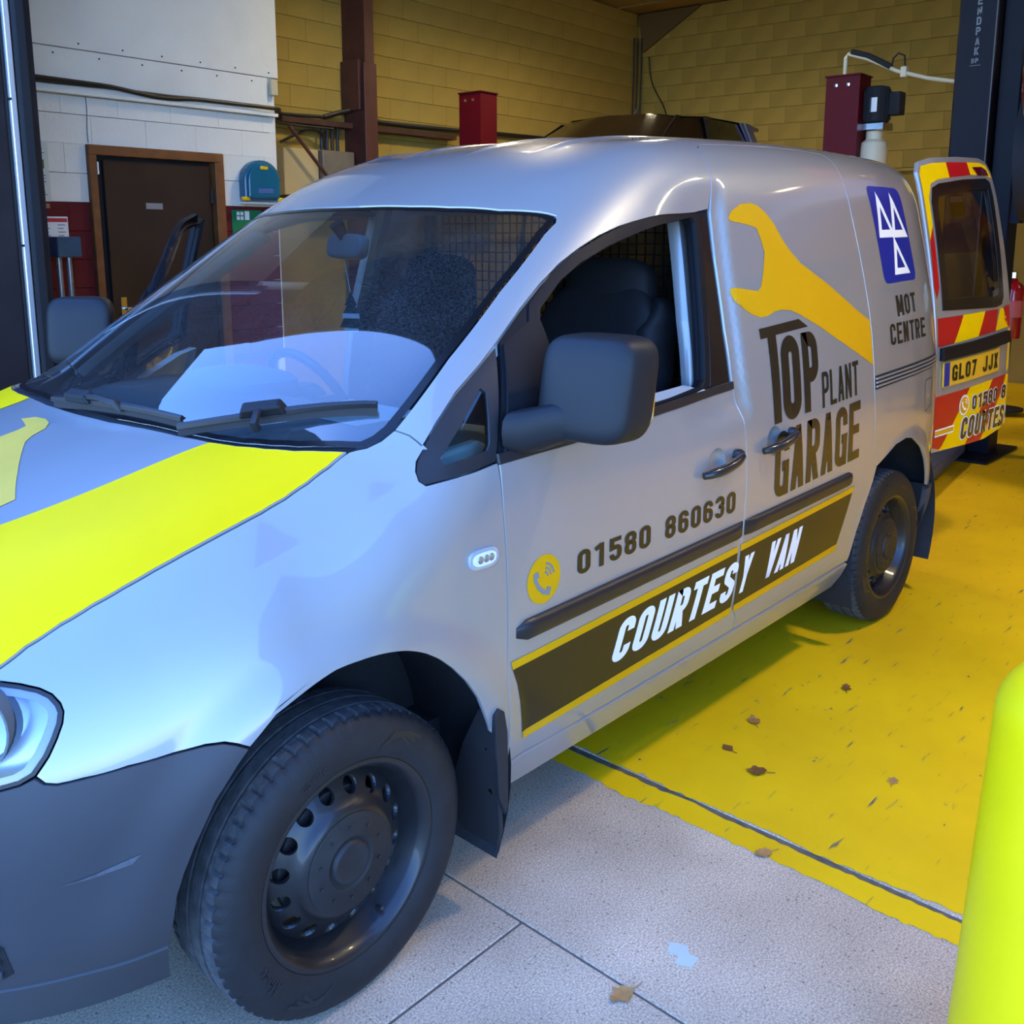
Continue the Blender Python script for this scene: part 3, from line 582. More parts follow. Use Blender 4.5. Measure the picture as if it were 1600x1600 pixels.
# ---------------------------------------------------------------- lettering (stroke-built block capitals)
def arc(cx,cy,rx,ry,a0,a1,n=7):
    return [(cx+rx*math.cos(math.radians(a0+(a1-a0)*i/n)),cy+ry*math.sin(math.radians(a0+(a1-a0)*i/n))) for i in range(n+1)]
def glyph(ch,w,t):
    """-> (strokes, diagonals); strokes are centre lines, diagonals are (x0,y0,x1,y1) with a horizontal cut"""
    l,r,b,u=t/2,w-t/2,t/2,1-t/2; R=min(.42*w,.3,(w-t)*.49); R2=min(R,.22); m=.53; S=[];D=[]
    cxl,cxr=l+R,r-R
    if ch in 'O0': S=[arc(cxr,u-R,R,R,0,90)+arc(cxl,u-R,R,R,90,180)+arc(cxl,b+R,R,R,180,270)+arc(cxr,b+R,R,R,270,360)+[(r,u-R)]]
    elif ch=='C': S=[[(r,.66),(r,u-R)]+arc(cxr,u-R,R,R,0,90)+arc(cxl,u-R,R,R,90,180)+arc(cxl,b+R,R,R,180,270)+arc(cxr,b+R,R,R,270,360)+[(r,.34)]]
    elif ch=='G': S=[[(r,.68),(r,u-R)]+arc(cxr,u-R,R,R,0,90)+arc(cxl,u-R,R,R,90,180)+arc(cxl,b+R,R,R,180,270)+arc(cxr,b+R,R,R,270,360)+[(r,.46),(w*.52,.46)],[(r,.3),(r,0)]]
    elif ch=='U': S=[[(l,1),(l,b+R)]+arc(cxl,b+R,R,R,180,270)+arc(cxr,b+R,R,R,270,360)+[(r,1)]]
    elif ch=='J': S=[[(r,1),(r,b+R)]+arc(cxr,b+R,R,R,0,-90)+arc(cxl,b+R,R,R,270,180)+[(l,.34)]]
    elif ch=='P': S=[[(l,0),(l,u),(r-R2,u)]+arc(r-R2,u-R2,R2,R2,90,0)+arc(r-R2,.46+R2,R2,R2,0,-90)+[(l,.46)]]
    elif ch=='B': S=[[(l,0),(l,u),(r-R2,u)]+arc(r-R2,u-R2,R2,R2*.95,90,0)+arc(r-R2,m+R2*.9,R2,R2*.9,0,-90)+[(l,m)],[(r-R2,m)]+arc(r-R2,m-R2,R2,R2,90,0)+arc(r-R2,b+R2,R2,R2,0,-90)+[(l,b)]]
    elif ch=='D': S=[[(l,b),(l,u),(r-R,u)]+arc(r-R,u-R,R,R,90,0)+arc(r-R,b+R,R,R,0,-90)+[(l,b)]]
    elif ch=='R': S=[[(l,0),(l,u),(r-R2,u)]+arc(r-R2,u-R2,R2,R2,90,0)+arc(r-R2,.49+R2,R2,R2,0,-90)+[(l,.49)]]; D=[(w*.45,.5,w-t*.55,0)]
    elif ch=='T': S=[[(0,u),(w,u)],[(w/2,u),(w/2,0)]]
    elif ch=='L': S=[[(l,1),(l,b),(w,b)]]
    elif ch=='E': S=[[(w,u),(l,u),(l,b),(w,b)],[(l,m),(w*.9,m)]]
    elif ch=='F': S=[[(w,u),(l,u),(l,0)],[(l,m),(w*.9,m)]]
    elif ch=='S': S=[[(r,.70),(r,u-R)]+arc(cxr,u-R,R,R,0,90)+arc(cxl,u-R,R,R,90,180)+[(l,.66),(l+.02,.60),(r-.02,.42),(r,.36)]+arc(cxr,b+R,R,R,0,-90)+arc(cxl,b+R,R,R,270,180)+[(l,.30)]]
    elif ch=='A': D=[(t*.55,0,w/2,1),(w-t*.55,0,w/2,1)]; S=[[(w*.25,.27),(w*.75,.27)]]
    elif ch=='V': D=[(t*.55,1,w/2,0),(w-t*.55,1,w/2,0)]
    elif ch=='N': S=[[(l,0),(l,1)],[(r,0),(r,1)]]; D=[(l,1,r,0)]
    elif ch=='M': S=[[(l,0),(l,1)],[(r,0),(r,1)]]; D=[(l,1,w/2,.18),(r,1,w/2,.18)]
    elif ch=='Y': D=[(t*.55,1,w/2,.45),(w-t*.55,1,w/2,.45)]; S=[[(w/2,.52),(w/2,0)]]
    elif ch=='X': D=[(t*.55,1,w-t*.55,0),(w-t*.55,1,t*.55,0)]
    elif ch=='K': S=[[(l,0),(l,1)]]; D=[(l,.42,w-t*.55,1),(w*.35,.55,w-t*.55,0)]
    elif ch=='1': S=[[(w*.62,0),(w*.62,1)],[(w*.1,.80),(w*.62,.93)]]
    elif ch=='5': S=[[(w*.95,u),(l,u),(l,.56),(cxr,.58)]+arc(cxr,.58-R,R,R,90,0)+arc(cxr,b+R,R,R,0,-90)+arc(cxl,b+R,R,R,270,180)+[(l,.30)]]
    elif ch=='8': S=[arc(cxr,u-R2,R,R2,0,90)+arc(cxl,u-R2,R,R2,90,180)+arc(cxl,m+R2*.8,R,R2*.8,180,270)+arc(cxr,m+R2*.8,R,R2*.8,270,360)+[(r,u-R2)],arc(cxr,m-R2,R,R2,0,90)+arc(cxl,m-R2,R,R2,90,180)+arc(cxl,b+R2,R,R2,180,270)+arc(cxr,b+R2,R,R2,270,360)+[(r,m-R2)]]
    elif ch=='6': S=[[(r,.70),(r,u-R)]+arc(cxr,u-R,R,R,0,90)+arc(cxl,u-R,R,R,90,180)+arc(cxl,b+R,R,R,180,270)+arc(cxr,b+R,R,R,270,360)+arc(cxr,.56-R,R,R,0,90)+[(l,.56)]]
    elif ch=='3': S=[[(l,.74)]+arc(cxl,u-R,R,R,180,90)+arc(cxr,u-R,R,R,90,0)+arc(cxr,m+R2*.7,R,R2*.7,0,-90)+[(w*.4,m)],[(w*.4,m)]+arc(cxr,m-R2*.8,R,R2*.8,90,0)+arc(cxr,b+R,R,R,0,-90)+arc(cxl,b+R,R,R,270,180)+[(l,.26)]]
    elif ch=='7': S=[[(0,u),(r,u)]]; D=[(w*.36,0,r,1)]
    elif ch=='4': S=[[(r-t*.6,0),(r-t*.6,1)],[(0,.28),(w,.28)]]; D=[(l,.28,r-t*.6,1)]
    elif ch=='2': S=[[(l,.70),(l,u-R)]+arc(cxl,u-R,R,R,180,90)+arc(cxr,u-R,R,R,90,0)+[(r,.60),(l,b+.1),(l,b),(w,b)]]
    elif ch=='I': S=[[(w/2,0),(w/2,1)]]
    elif ch=='a': S=[[(r,0),(r,.66)],arc(w/2,.33,w/2-t/2,.33-t/2,0,360,14)]
    elif ch=='l': S=[[(l,0),(l,1)]]
    elif ch=='n': S=[[(l,0),(l,.66)],[(l,.4)]+arc(w/2,.45,w/2-t/2,.17,180,0,8)+[(r,0)]]
    elif ch=='c': S=[arc(w/2,.33,w/2-t/2,.33-t/2,45,315,12)]
    elif ch=='o': S=[arc(w/2,.33,w/2-t/2,.33-t/2,0,360,14)]
    elif ch=='p': S=[[(l,-.3),(l,.66)],arc(w/2,.33,w/2-t/2,.33-t/2,0,360,14)]
    elif ch=='.': S=[[(w/2,0),(w/2,t)]]
    return S,D
def stroke_quads(pts,t,seg):
    P=[np.array(p,float) for p in pts]
    Q=[P[0]]
    for a,b in zip(P[:-1],P[1:]):
        d=np.linalg.norm(b-a)
        if d<1e-6: continue
        k=max(1,int(math.ceil(d/seg)))
        for j in range(1,k+1): Q.append(a+(b-a)*j/k)
    Q=np.array(Q); closed=np.linalg.norm(Q[0]-Q[-1])<1e-5
    T=np.diff(Q,axis=0); T/=np.linalg.norm(T,axis=1,keepdims=True)
    L=[];Rr=[]
    for i in range(len(Q)):
        if i==0: a,b=(T[-1],T[0]) if closed else (T[0],T[0])
        elif i==len(Q)-1: a,b=(T[-1],T[0]) if closed else (T[-1],T[-1])
        else: a,b=T[i-1],T[i]
        na=np.array([-a[1],a[0]]);nb=np.array([-b[1],b[0]]); m=na+nb; ml=np.linalg.norm(m); m=m/ml if ml>1e-6 else nb
        k=1/max(.5,float(m@nb)); L.append(Q[i]+m*t/2*k); Rr.append(Q[i]-m*t/2*k)
    V=L+Rr; n=len(Q); F=[(i+n,i+1+n,i+1,i) for i in range(n-1)]
    return V,F
def diag_quads(d,t,seg):
    x0,y0,x1,y1=d; L=math.hypot(x1-x0,y1-y0); h=t*L/max(abs(y1-y0),1e-3)/2; k=max(1,int(math.ceil(L/seg)))
    V=[];F=[]
    for j in range(k+1):
        x=x0+(x1-x0)*j/k;y=y0+(y1-y0)*j/k; V+=[(x-h,y),(x+h,y)]
    for j in range(k): F.append((2*j,2*j+1,2*j+3,2*j+2))
    return V,F
def text_mesh(txt,wr,t,gap,space=.35,widths=None,seg=.12,bold=0.):
    """-> verts (unit cap height), faces, total width"""
    x=0;V=[];F=[]
    for ch in txt:
        if ch==' ': x+=space; continue
        w=(widths or {}).get(ch,wr)
        S,D=glyph(ch,w,t)
        for s_ in S:
            v,f=stroke_quads(s_,t+bold,seg); n=len(V); V+=[(p[0]+x,p[1]) for p in v]; F+=[tuple(i+n for i in q) for q in f]
        for d in D:
            v,f=diag_quads(d,t+bold,seg); n=len(V); V+=[(p[0]+x,p[1]) for p in v]; F+=[tuple(i+n for i in q) for q in f]
        x+=w+gap
    return np.array(V),F,x-gap
def decal_poly(name,pts_xyz,m,parent,off=.0014,s=-1,step=.02):
    return panel(name,[to_pol(np.asarray(pts_xyz,float))],mp(s,off),m,parent,step=step,flange=0)
def decal_text(name,txt,x0,x1,zb0,zb1,h0,h1,m,parent,t=.2,gap=.1,space=.4,wr=.42,slant=0.,off=.0016,widths=None):
    """text on the near flank from x0 to x1, base line zb0..zb1, cap height h0..h1"""
    V,F,W=text_mesh(txt,wr,t,gap,space,widths)
    u=V[:,0]/W; hh=h0+(h1-h0)*u; z=zb0+(zb1-zb0)*u+V[:,1]*hh; x=x0+(x1-x0)*u+slant*V[:,1]*hh
    p=side_pt(x,z); n=normal(p); p=p+n*off
    # face the viewer
    F2=[]
    for f in F:
        a,b,c=p[f[0]],p[f[1]],p[f[2]]
        F2.append(f if np.dot(np.cross(b-a,c-a),n[f[0]])>0 else f[::-1])
    return mesh(name,p,F2,m,parent,normals=n)
def xzp(l): return xz(l)
# black band and amber lines along both doors
def band(x0,x1,parent):
    def lin(p,q,x): return p[1]+(q[1]-p[1])*(x-p[0])/(q[0]-p[0])
    T0,T1=(.419,.597),(2.206,.655); t0,t1=(.426,.577),(2.189,.634); B0,B1=(.473,.405),(2.111,.462); b0,b1=(.482,.383),(2.115,.439)
    xs=np.linspace(x0,x1,30)
    first=x0<.5; last=x1>2.0
    top=[(x,lin(T0,T1,x)) for x in xs]; tlow=[(x,lin(t0,t1,x)) for x in xs]
    if first: tlow[0]=(x0+.007,tlow[0][1])
    if last: tlow[-1]=(x1-.016,tlow[-1][1])
    decal_poly('amber_line',xz(top+tlow[::-1]),M['orange'],parent,.0018)
    bx0=x0+.054 if first else x0; bx1=x1-.094 if last else x1
    xb=np.linspace(bx0,bx1,30)
    bt=[(x,lin(B0,B1,x)) for x in xb]; bb=[(x,lin(b0,b1,x)) for x in xb]
    if first: bb[0]=(bx0+.008,bb[0][1])
    decal_poly('amber_line',xz(bt+bb[::-1]),M['orange'],parent,.0018)
    body=tlow+[]
    if last: body=body+[(2.150,.55)]
    body=body+bt[::-1]
    if first: body=body+[(.467,.44),(.458,.486),(.443,.538)]
    decal_poly('black_band',xz(body),M['black_film'],parent,.0012)
xg=1.405
band(.419,xg-.006,door_n); band(xg+.010,2.206,sdoor)
decal_text('lettering','COURTES',.798,1.385,.457,.466,.112,.116,M['white_film'],door_n,t=.19,gap=.10,wr=.46,slant=.30)
decal_text('lettering','Y',1.418,1.476,.468,.470,.116,.117,M['white_film'],sdoor,t=.19,wr=.5,slant=.25)
decal_text('lettering','VAN',1.578,1.785,.472,.480,.117,.117,M['white_film'],sdoor,t=.19,gap=.08,wr=.5,slant=.28)
decal_text('phone_number','01580',.646,.945,.738,.7385,.058,.060,M['black_film'],door_n,t=.19,gap=.14,wr=.52,off=.0014); decal_text('phone_number','860630',1.012,1.371,.7385,.739,.0605,.063,M['black_film'],door_n,t=.19,gap=.14,wr=.52,off=.0014)
# telephone roundel
cx,cz,rr=.526,.762,.057
an=np.linspace(0,2*math.pi,40,endpoint=False)
decal_poly('phone_roundel',xz(np.stack([cx+rr*np.cos(an),cz+rr*1.0*np.sin(an)],-1)),M['orange'],door_n,.0012)
def flank_strip(name,pts,t,m,parent,off=.0018,seg=.01):
    v,f=stroke_quads(pts,t,seg); v=np.array(v); p=side_pt(v[:,0],v[:,1]); n=normal(p); p=p+n*off
    F2=[q if np.dot(np.cross(p[q[1]]-p[q[0]],p[q[2]]-p[q[0]]),n[q[0]])>0 else q[::-1] for q in f]
    return mesh(name,p,F2,m,parent,normals=n)
mg=mat('icon_grey',(.20,.20,.19),rough=.4)
flank_strip('handset',[(cx-.032,cz+.020),(cx-.030,cz+.004),(cx-.018,cz-.016),(cx-.002,cz-.030),(cx+.016,cz-.036)],.011,mg,door_n)
flank_strip('handset_end',[(cx-.036,cz+.012),(cx-.018,cz+.016)],.016,mg,door_n,off=.0019)
flank_strip('handset_end',[(cx+.010,cz-.040),(cx+.018,cz-.022)],.016,mg,door_n,off=.0019)
for r0 in (.014,.024,.034):
    flank_strip('signal_arc',arc(cx+.0,cz+.002,r0,r0,10,80,8),.0055,mg,door_n)
# TOP PLANT GARAGE
bf=M['black_film']
decal_poly('lettering',xz([(1.545,1.250),(1.800,1.264),(1.857,1.237),(1.64,1.226),(1.646,.962),(1.600,.960),(1.588,1.222),(1.547,1.220)]),bf,sdoor,.0014)
decal_text('lettering','O',1.659,1.779,.960,.962,.258,.258,bf,sdoor,t=.19,wr=.47)
decal_text('lettering','P',1.800,1.905,.968,.970,.252,.252,bf,sdoor,t=.18,wr=.45)
decal_text('lettering','PLANT',1.926,2.210,.968,.980,.116,.118,bf,sdoor,t=.13,gap=.10,wr=.42)
decal_text('lettering','GARAGE',1.604,2.222,.727,.756,.205,.203,bf,sdoor,t=.155,gap=.075,wr=.42,off=.0015)
# spanner graphic
sp=A('spanner'); spz=np.stack([sp[:,0],sp[:,2]],-1)
spz[16]=(2.338,1.068); spz[14]=(2.336,1.226); spz[15]=(2.338,1.14)
spz[:,0]=np.minimum(spz[:,0],2.338); spz[:,0]=np.maximum(spz[:,0],SEAMB(spz[:,1])+.006)
decal_poly('spanner_graphic',xz(spz),M['orange'],sdoor,.0012)
# MOT sign
def rrect(c,r,n=5):
    c=[np.array(p,float) for p in c]; out=[]
    for i in range(4):
        p=c[i];a=c[i-1]-p;b=c[(i+1)%4]-p; a/=np.linalg.norm(a);b/=np.linalg.norm(b)
        for k in range(n+1):
            t=k/n; out.append(p+a*r*(1-t)**2+b*r*t**2)
    return np.array(out)
msign=decal_poly('mot_sign',xz(rrect([(2.505,1.700),(2.835,1.700),(2.865,1.352),(2.525,1.345)],.035)),M['blue_film'],shell,.0012)
def tri_ring(ap,bl,br,w):
    P=np.array([ap,bl,br],float); c=P.mean(0); inn=c+(P-c)*w; inn[0]=P[0]+(inn[0]-P[0])*1.0
    return [P,inn]
for ap,bl,br,w in (((2.575,1.682),(2.537,1.512),(2.70,1.515),.50),((2.715,1.682),(2.668,1.512),(2.836,1.515),.50),((2.675,1.520),(2.632,1.375),(2.80,1.378),.50)):
    lp=tri_ring(ap,bl,br,w); 
    panel('triangle',[to_pol(xz(l)) for l in lp],mp(-1,.0022),M['white_film'],msign,step=.02,flange=0)
decal_text('lettering','MOT',2.606,2.815,1.222,1.232,.078,.072,bf,shell,t=.17,gap=.13,wr=.48,widths={'M':.58})
decal_text('lettering','CENTRE',2.516,2.900,1.122,1.128,.078,.075,bf,shell,t=.15,gap=.12,wr=.43)
# bonnet stripes
def top_poly(name,pts,m,off=.0013):
    return panel(name,[np.asarray(pts)],mp(-1,off),m,bonnet,step=.02,flange=0)
be=A('bonnet_edge'); bi=gp(mirror_close(to_pol(cat(xy(cowlL),be[1:],xy(BE)))),.004)
def clip_poly(poly,keep):
    """Sutherland-Hodgman against a half plane function keep(p)>0"""
    out=[];n=len(poly)
    for i in range(n):
        a,b=poly[i],poly[(i+1)%n];ka,kb=keep(a),keep(b)
        if ka>0: out.append(a)
        if (ka>0)!=(kb>0): t=ka/(ka-kb); out.append(a+(b-a)*t)
    return np.array(out)
S0=to_pol(xy([(-.048,-.505),(-.424,-.388)])); dx,da=S0[1]-S0[0]
def keepL(p): return -((p[1]-S0[0][1])*dx-(p[0]-S0[0][0])*da)*np.sign(dx)
k0=keepL(np.array([-.2,to_pol(xy([(-.2,-.65)]))[0,1]])); sg=1 if k0>0 else -1
stripe=clip_poly(bi,lambda p:sg*keepL(p))
top_poly('bonnet_stripe',stripe,M['yellow_hi'])
S1=to_pol(xy([(-.084,-.303),(-.60,-.325)])); d1x,d1a=S1[1]-S1[0]
def keepR(p): return ((p[1]-S1[0][1])*d1x-(p[0]-S1[0][0])*d1a)
sg1=1 if keepR(np.array([-.2,to_pol(xy([(-.2,-.65)]))[0,1]]))>0 else -1
st2=clip_poly(bi,lambda p:sg1*keepR(p)); st2[:,1]=math.pi-st2[:,1]
top_poly('bonnet_stripe',st2,M['yellow_hi'])
bs=A('bspanner')[:-5]
bs=cat(bs,[(-.47,-.29,0),(-.60,-.30,0),(-.62,-.12,0),(-.40,-.02,0),(-.33,.055,0),(-.245,.083,0)],A('bspanner')[-3:])
_bq=xy(bs[:,:2]); top_poly('bonnet_graphic',np.stack([_bq[:,0],np.arctan2(_bq[:,2]-ZA(_bq[:,0]),-_bq[:,1])],-1),mat('pale_amber_film',(.74,.46,.06),rough=.45,spec=.3,vary=.1,vscale=9))
# ---------------------------------------------------------------- wheels
def tyre_profile():
    # (radius, outward offset) from inner bead over the tread to the outer bead
    side_=[(.206,-.078),(.212,-.090),(.228,-.097),(.250,-.099),(.272,-.096),(.290,-.088),(.299,-.079)]
    tread=[]
    for a,b in ((-.075,-.048),(-.041,-.016),(-.009,.022),(.029,.050),(.057,.0)):
        pass
    ribs=[(-.074,-.047),(-.039,-.014),(-.005,.022),(.030,.060-.006)]
    R=.306
    def rr(y): return R-.35*y*y-.5*max(0,abs(y)-.055)**1.2*.3
    P=list(side_)
    edges=[(-.074,-.043),(-.034,-.0045),(.0045,.034),(.043,.074)]
    for i,(a,b) in enumerate(edges):
        for k in range(5):
            y=a+(b-a)*k/4; P.append((rr(y),y))
        if i<3:
            P.append((rr(b)-.009,b+.0006)); P.append((rr(b)-.009,edges[i+1][0]-.0006))
    P+=[(r,-y) for r,y in side_[::-1]]
    # raised rim-protector bead on the outer wall
    return P
TP=tyre_profile()
def make_wheel():
    """built about the origin with its axle on -Y (outer face towards -Y)"""
    root=bpy.data.objects.new('wheel',None); COL.objects.link(root)
    n=320; V=[];F=[]
    for k in range(n):
        a=2*math.pi*k/n; c,s=math.cos(a),math.sin(a); grp=k%5
        for (r,y) in TP:
            q=r
            if grp==0 and r>.29 and abs(y)>.044: q=r-.007 if abs(y)<.079 else r-.004     # shoulder sipes
            V.append((q*c,-y,q*s))
    m=len(TP)
    for k in range(n):
        for i in range(m-1):
            F.append((k*m+i,k*m+i+1,((k+1)%n)*m+i+1,((k+1)%n)*m+i))
    wallF=[f for f in F if max(abs(V[i][1]) for i in f)>.0745 or max(math.hypot(V[i][0],V[i][2]) for i in f)<.28]
    treadF=[f for f in F if f not in set(wallF)] if False else None
    ws=set(wallF); treadF=[f for f in F if f not in ws]
    t=mesh('tyre',V,wallF,M['rubber'],root,smooth=True)
    tr=mesh('tread',V,treadF,M['tread'],t,smooth=True)
    for q in (tr,):
        bm=bmesh.new();bm.from_mesh(q.data);bmesh.ops.delete(bm,geom=[x for x in bm.verts if not x.link_faces],context='VERTS');bmesh.ops.recalc_face_normals(bm,faces=bm.faces);bm.to_mesh(q.data);bm.free();q.data.set_sharp_from_angle(angle=math.radians(30))
    bm=bmesh.new();bm.from_mesh(t.data);bmesh.ops.delete(bm,geom=[x for x in bm.verts if not x.link_faces],context='VERTS');bmesh.ops.recalc_face_normals(bm,faces=bm.faces);bm.to_mesh(t.data);bm.free()
    t.data.set_sharp_from_angle(angle=math.radians(38))
    Mx=Matrix(((1,0,0,0),(0,0,-1,0),(0,1,0,0),(0,0,0,1)))
    # barrel and lip
    mb=MB(); mb.lathe([(.196,-.085),(.186,-.07),(.182,-.02),(.172,.0),(.172,.03),(.184,.045),(.188,.066),(.198,.074),(.206,.078),(.2105,.085),(.2105,.089),(.206,.0905),(.200,.088),(.194,.080),(.186,.070),(.183,.046),(.170,.032),(.168,.0),(.18,-.02),(.183,-.07),(.194,-.085)],96,Mx,close=False)
    rim=mb.build('rim',M['rim'],root,smooth=True,auto=50)
    # pierced disc
    dprof=spl([.0,.040,.058,.100,.112,.122,.145,.166,.178,.186],[.078,.078,.078,.079,.074,.064,.050,.036,.026,.022])
    a=np.linspace(0,2*math.pi,96,endpoint=False); outer=np.stack([.186*np.cos(a),.186*np.sin(a)],-1)
    loops=[outer]
    for k in range(16):
        b=2*math.pi*(k+.5)/16; ah=np.linspace(0,2*math.pi,18,endpoint=False)
        loops.append(np.stack([.146*math.cos(b)+.0165*np.cos(ah),.146*math.sin(b)+.0165*np.sin(ah)],-1))
    def dm(u,v):
        r=np.hypot(u,v); h=dprof(r); dh=(dprof(r+1e-4)-dprof(r-1e-4))/2e-4
        p=np.stack([u,-h,v],-1); nn=np.stack([-dh*u/np.maximum(r,1e-6),-np.ones_like(u),-dh*v/np.maximum(r,1e-6)],-1)
        return p,nn/np.linalg.norm(nn,axis=1,keepdims=True)
    panel('wheel_disc',loops,dm,M['rim'],rim,step=.008,flange=.012,scale=(1,1))
    mb=MB(); mb.lathe([(.102,.072),(.1015,.0805),(.099,.0820),(.060,.0815),(.057,.0835),(.054,.0835),(.050,.0795),(.046,.0795),(.043,.0865),(.039,.0885),(.034,.0875),(0,.0865)],48,Mx,close=False)
    hub=mb.build('hub_cap',M['hub'],root,smooth=True,auto=50)
    for k in range(10):
        b=2*math.pi*(k//2)/5+(.32 if k%2 else -.32)
        mb=MB(); mb.lathe([(.0036,.081),(.0036,.0840),(.0020,.0846),(0,.0846)],10,Matrix.Translation((.076*math.cos(b),0,.076*math.sin(b)))@Mx,close=False)
        mb.build('bolt_cap',M['rim'],hub,smooth=True)
    mb=MB(); b=math.radians(-62); p=Vector((.178*math.cos(b),-.056,.178*math.sin(b)))
    mb.tube([p,p+Vector((-.010*math.cos(b),-.022,-.010*math.sin(b)))],[.005,.0042],10); mb.build('valve',M['seal'],rim,smooth=True)
    # brake disc seen through the holes
    mb=MB(); mb.lathe([(.135,.010),(.135,.028),(.05,.028)],40,Mx,close=False); mb.build('brake_disc',mat('brake_steel',(.25,.24,.23),rough=.45,metal=.9,vary=.4),rim,smooth=True)
    # moulded sidewall marks
    def wall(name,txt,a0,h,r0,flip=False,t=.17,wr=.5):
        V,F,W=text_mesh(txt,wr,t,.13,.3,{'l':.2,'A':.62})
        r=r0+V[:,1]*h; ang=a0-(V[:,0]-W/2)*h/(r0+h*.4)
        yy=np.interp(r,[.206,.212,.228,.250,.272,.290],[.078,.090,.097,.099,.096,.088])+.0012
        P=np.stack([r*np.cos(ang),-yy,r*np.sin(ang)],-1)
        F2=[f if np.cross(P[f[1]]-P[f[0]],P[f[2]]-P[f[0]])[1]<0 else f[::-1] for f in F]
        mesh(name,P,F2,M['trim'],t_obj)
    t_obj=t
    wall('sidewall_lettering','Alnac',math.radians(212),.026,.233); wall('sidewall_lettering','apollo',math.radians(112),.020,.236)
    for a0 in (math.radians(66),math.radians(248)):
        for j in range(3):
            pts=[(.226+.010*j,a0-.05*j+.12),(.262,a0-.05*j-.02),(.240+.012*j,a0-.05*j-.20)]
            mb=MB()
            for (r1,a1),(r2,a2) in zip(pts[:-1],pts[1:]):
                for q in range(4):
                    ra=r1+(r2-r1)*q/4;rb=r1+(r2-r1)*(q+1)/4;aa=a1+(a2-a1)*q/4;ab=a1+(a2-a1)*(q+1)/4
                    def pt(r,a_): 
                        yy=float(np.interp(r,[.206,.212,.228,.250,.272,.290],[.078,.090,.097,.099,.096,.088]))+.0012; return (r*math.cos(a_),-yy,r*math.sin(a_))
                    mb.add([pt(ra,aa),pt(ra+.008,aa),pt(rb+.008,ab),pt(rb,ab)],[(0,1,2,3)])
            mb.build('sidewall_chevron',M['trim'],t)
    return root
WH=.304
proto=make_wheel(); proto.parent=van; proto.location=(0,-.767,WH)
proto.rotation_euler=(0,math.radians(0),math.radians(.3))
for x,y,rz in ((2.69,-.760,0),(0,.767,math.pi),(2.69,.760,math.pi)):
    w=copy_tree(proto,van); w.location=(x,y,WH); w.rotation_euler=(0,math.radians(40 if y<0 else 10),rz)
# arch liners (half tunnels behind the wheels)
for s in (-1,1):
    for cx,r,x0a,x1a in ((0.01,.420,-28,190),(2.695,.420,-24,204)):
        mb=MB(); V=[];F=[]; a=np.radians(np.linspace(x0a,x1a,30))
        for i,t in enumerate(a):
            rr_=r; yo_=.884-.13*max(0,(math.degrees(t)-115)/75)**1.0 if cx<1 else .872; V+=[(cx+rr_*math.cos(t),s*yo_,.33+rr_*math.sin(t)),(cx+rr_*math.cos(t),s*.56,.33+rr_*math.sin(t))]
        for i in range(29): F.append((2*i,2*i+1,2*i+3,2*i+2))
        n=len(V); V+=[(cx,s*.56,.33)]; 
        for i in range(29): F.append((2*i+1,2*i+3,n))
        mb.add(V,F); mb.build('arch_liner',M['liner'],van,smooth=True)
    # front mud flap
    mb=MB(); mb.add([],[])
    prof=[(.352,.50),(.358,.40),(.372,.30),(.385,.20),(.392,.13)]
    V=[];F=[]
    for (x,z),(y0,y1) in zip(prof,[(.855,.908),(.80,.908),(.755,.900),(.750,.892),(.775,.872)]):
        V+=[(x,s*y0,z),(x,s*y1,z),(x+.012,s*y1,z),(x+.012,s*y0,z)]
    for i in range(4):
        for k in range(4): F.append((4*i+k,4*i+(k+1)%4,4*i+4+(k+1)%4,4*i+4+k))
    F+=[(0,1,2,3),(19,18,17,16)]
    mb.add(V,F); fl=mb.build('mud_flap',M['seal'],van,bev=.004)
    # side wing of the flap lying on the sill
    mb=MB(); pl=[(.352,.50),(.366,.512),(.382,.500),(.392,.45),(.394,.36),(.394,.27),(.386,.25),(.366,.30)]
    mb.prism([(x,s*.905,z) for x,z in pl],(0,-s*.006,0),(0,s*.004,0)); mb.build('flap_edge',M['seal'],fl,bev=.002)
    for zz in (.41,.30):
        mb=MB(); mb.lathe([(.007,0),(.007,.004),(0,.005)],12,Matrix.Translation((.362-.0*zz+(.41-zz)*.12,s*.875,zz))@Matrix.Rotation(-math.pi/2,4,'Y'),close=False); mb.build('screw',M['chrome'],fl,smooth=True)
    # rear flap and bumper end
    mb=MB(); mb.prism([(3.02,s*.70,.50),(3.02,s*.868,.50),(3.035,s*.85,.34),(3.05,s*.80,.24),(3.05,s*.70,.24)],(-.006,0,0),(.006,0,0)); mb.build('mud_flap',M['seal'],van,bev=.003)
    rb=to_pol(xz([(3.012,.492),(3.10,.497),(3.25,.51),(3.385,.52),(3.385,.30),(3.20,.27),(3.05,.29),(3.03,.36)]))
    panel('rear_bumper_end',[rb],mp(s,.012),M['plastic'],van,step=.02,flange=.03)
# dark structure under and inside
mb=MB(); mb.box((1.45,0,.33),(3.7,1.30,.10)); mb.build('underbody',M['liner'],van)
mb=MB(); mb.box((3.38,0,.42),(.16,1.30,.22)); mb.build('rear_bumper',M['plastic'],van,bev=.03)
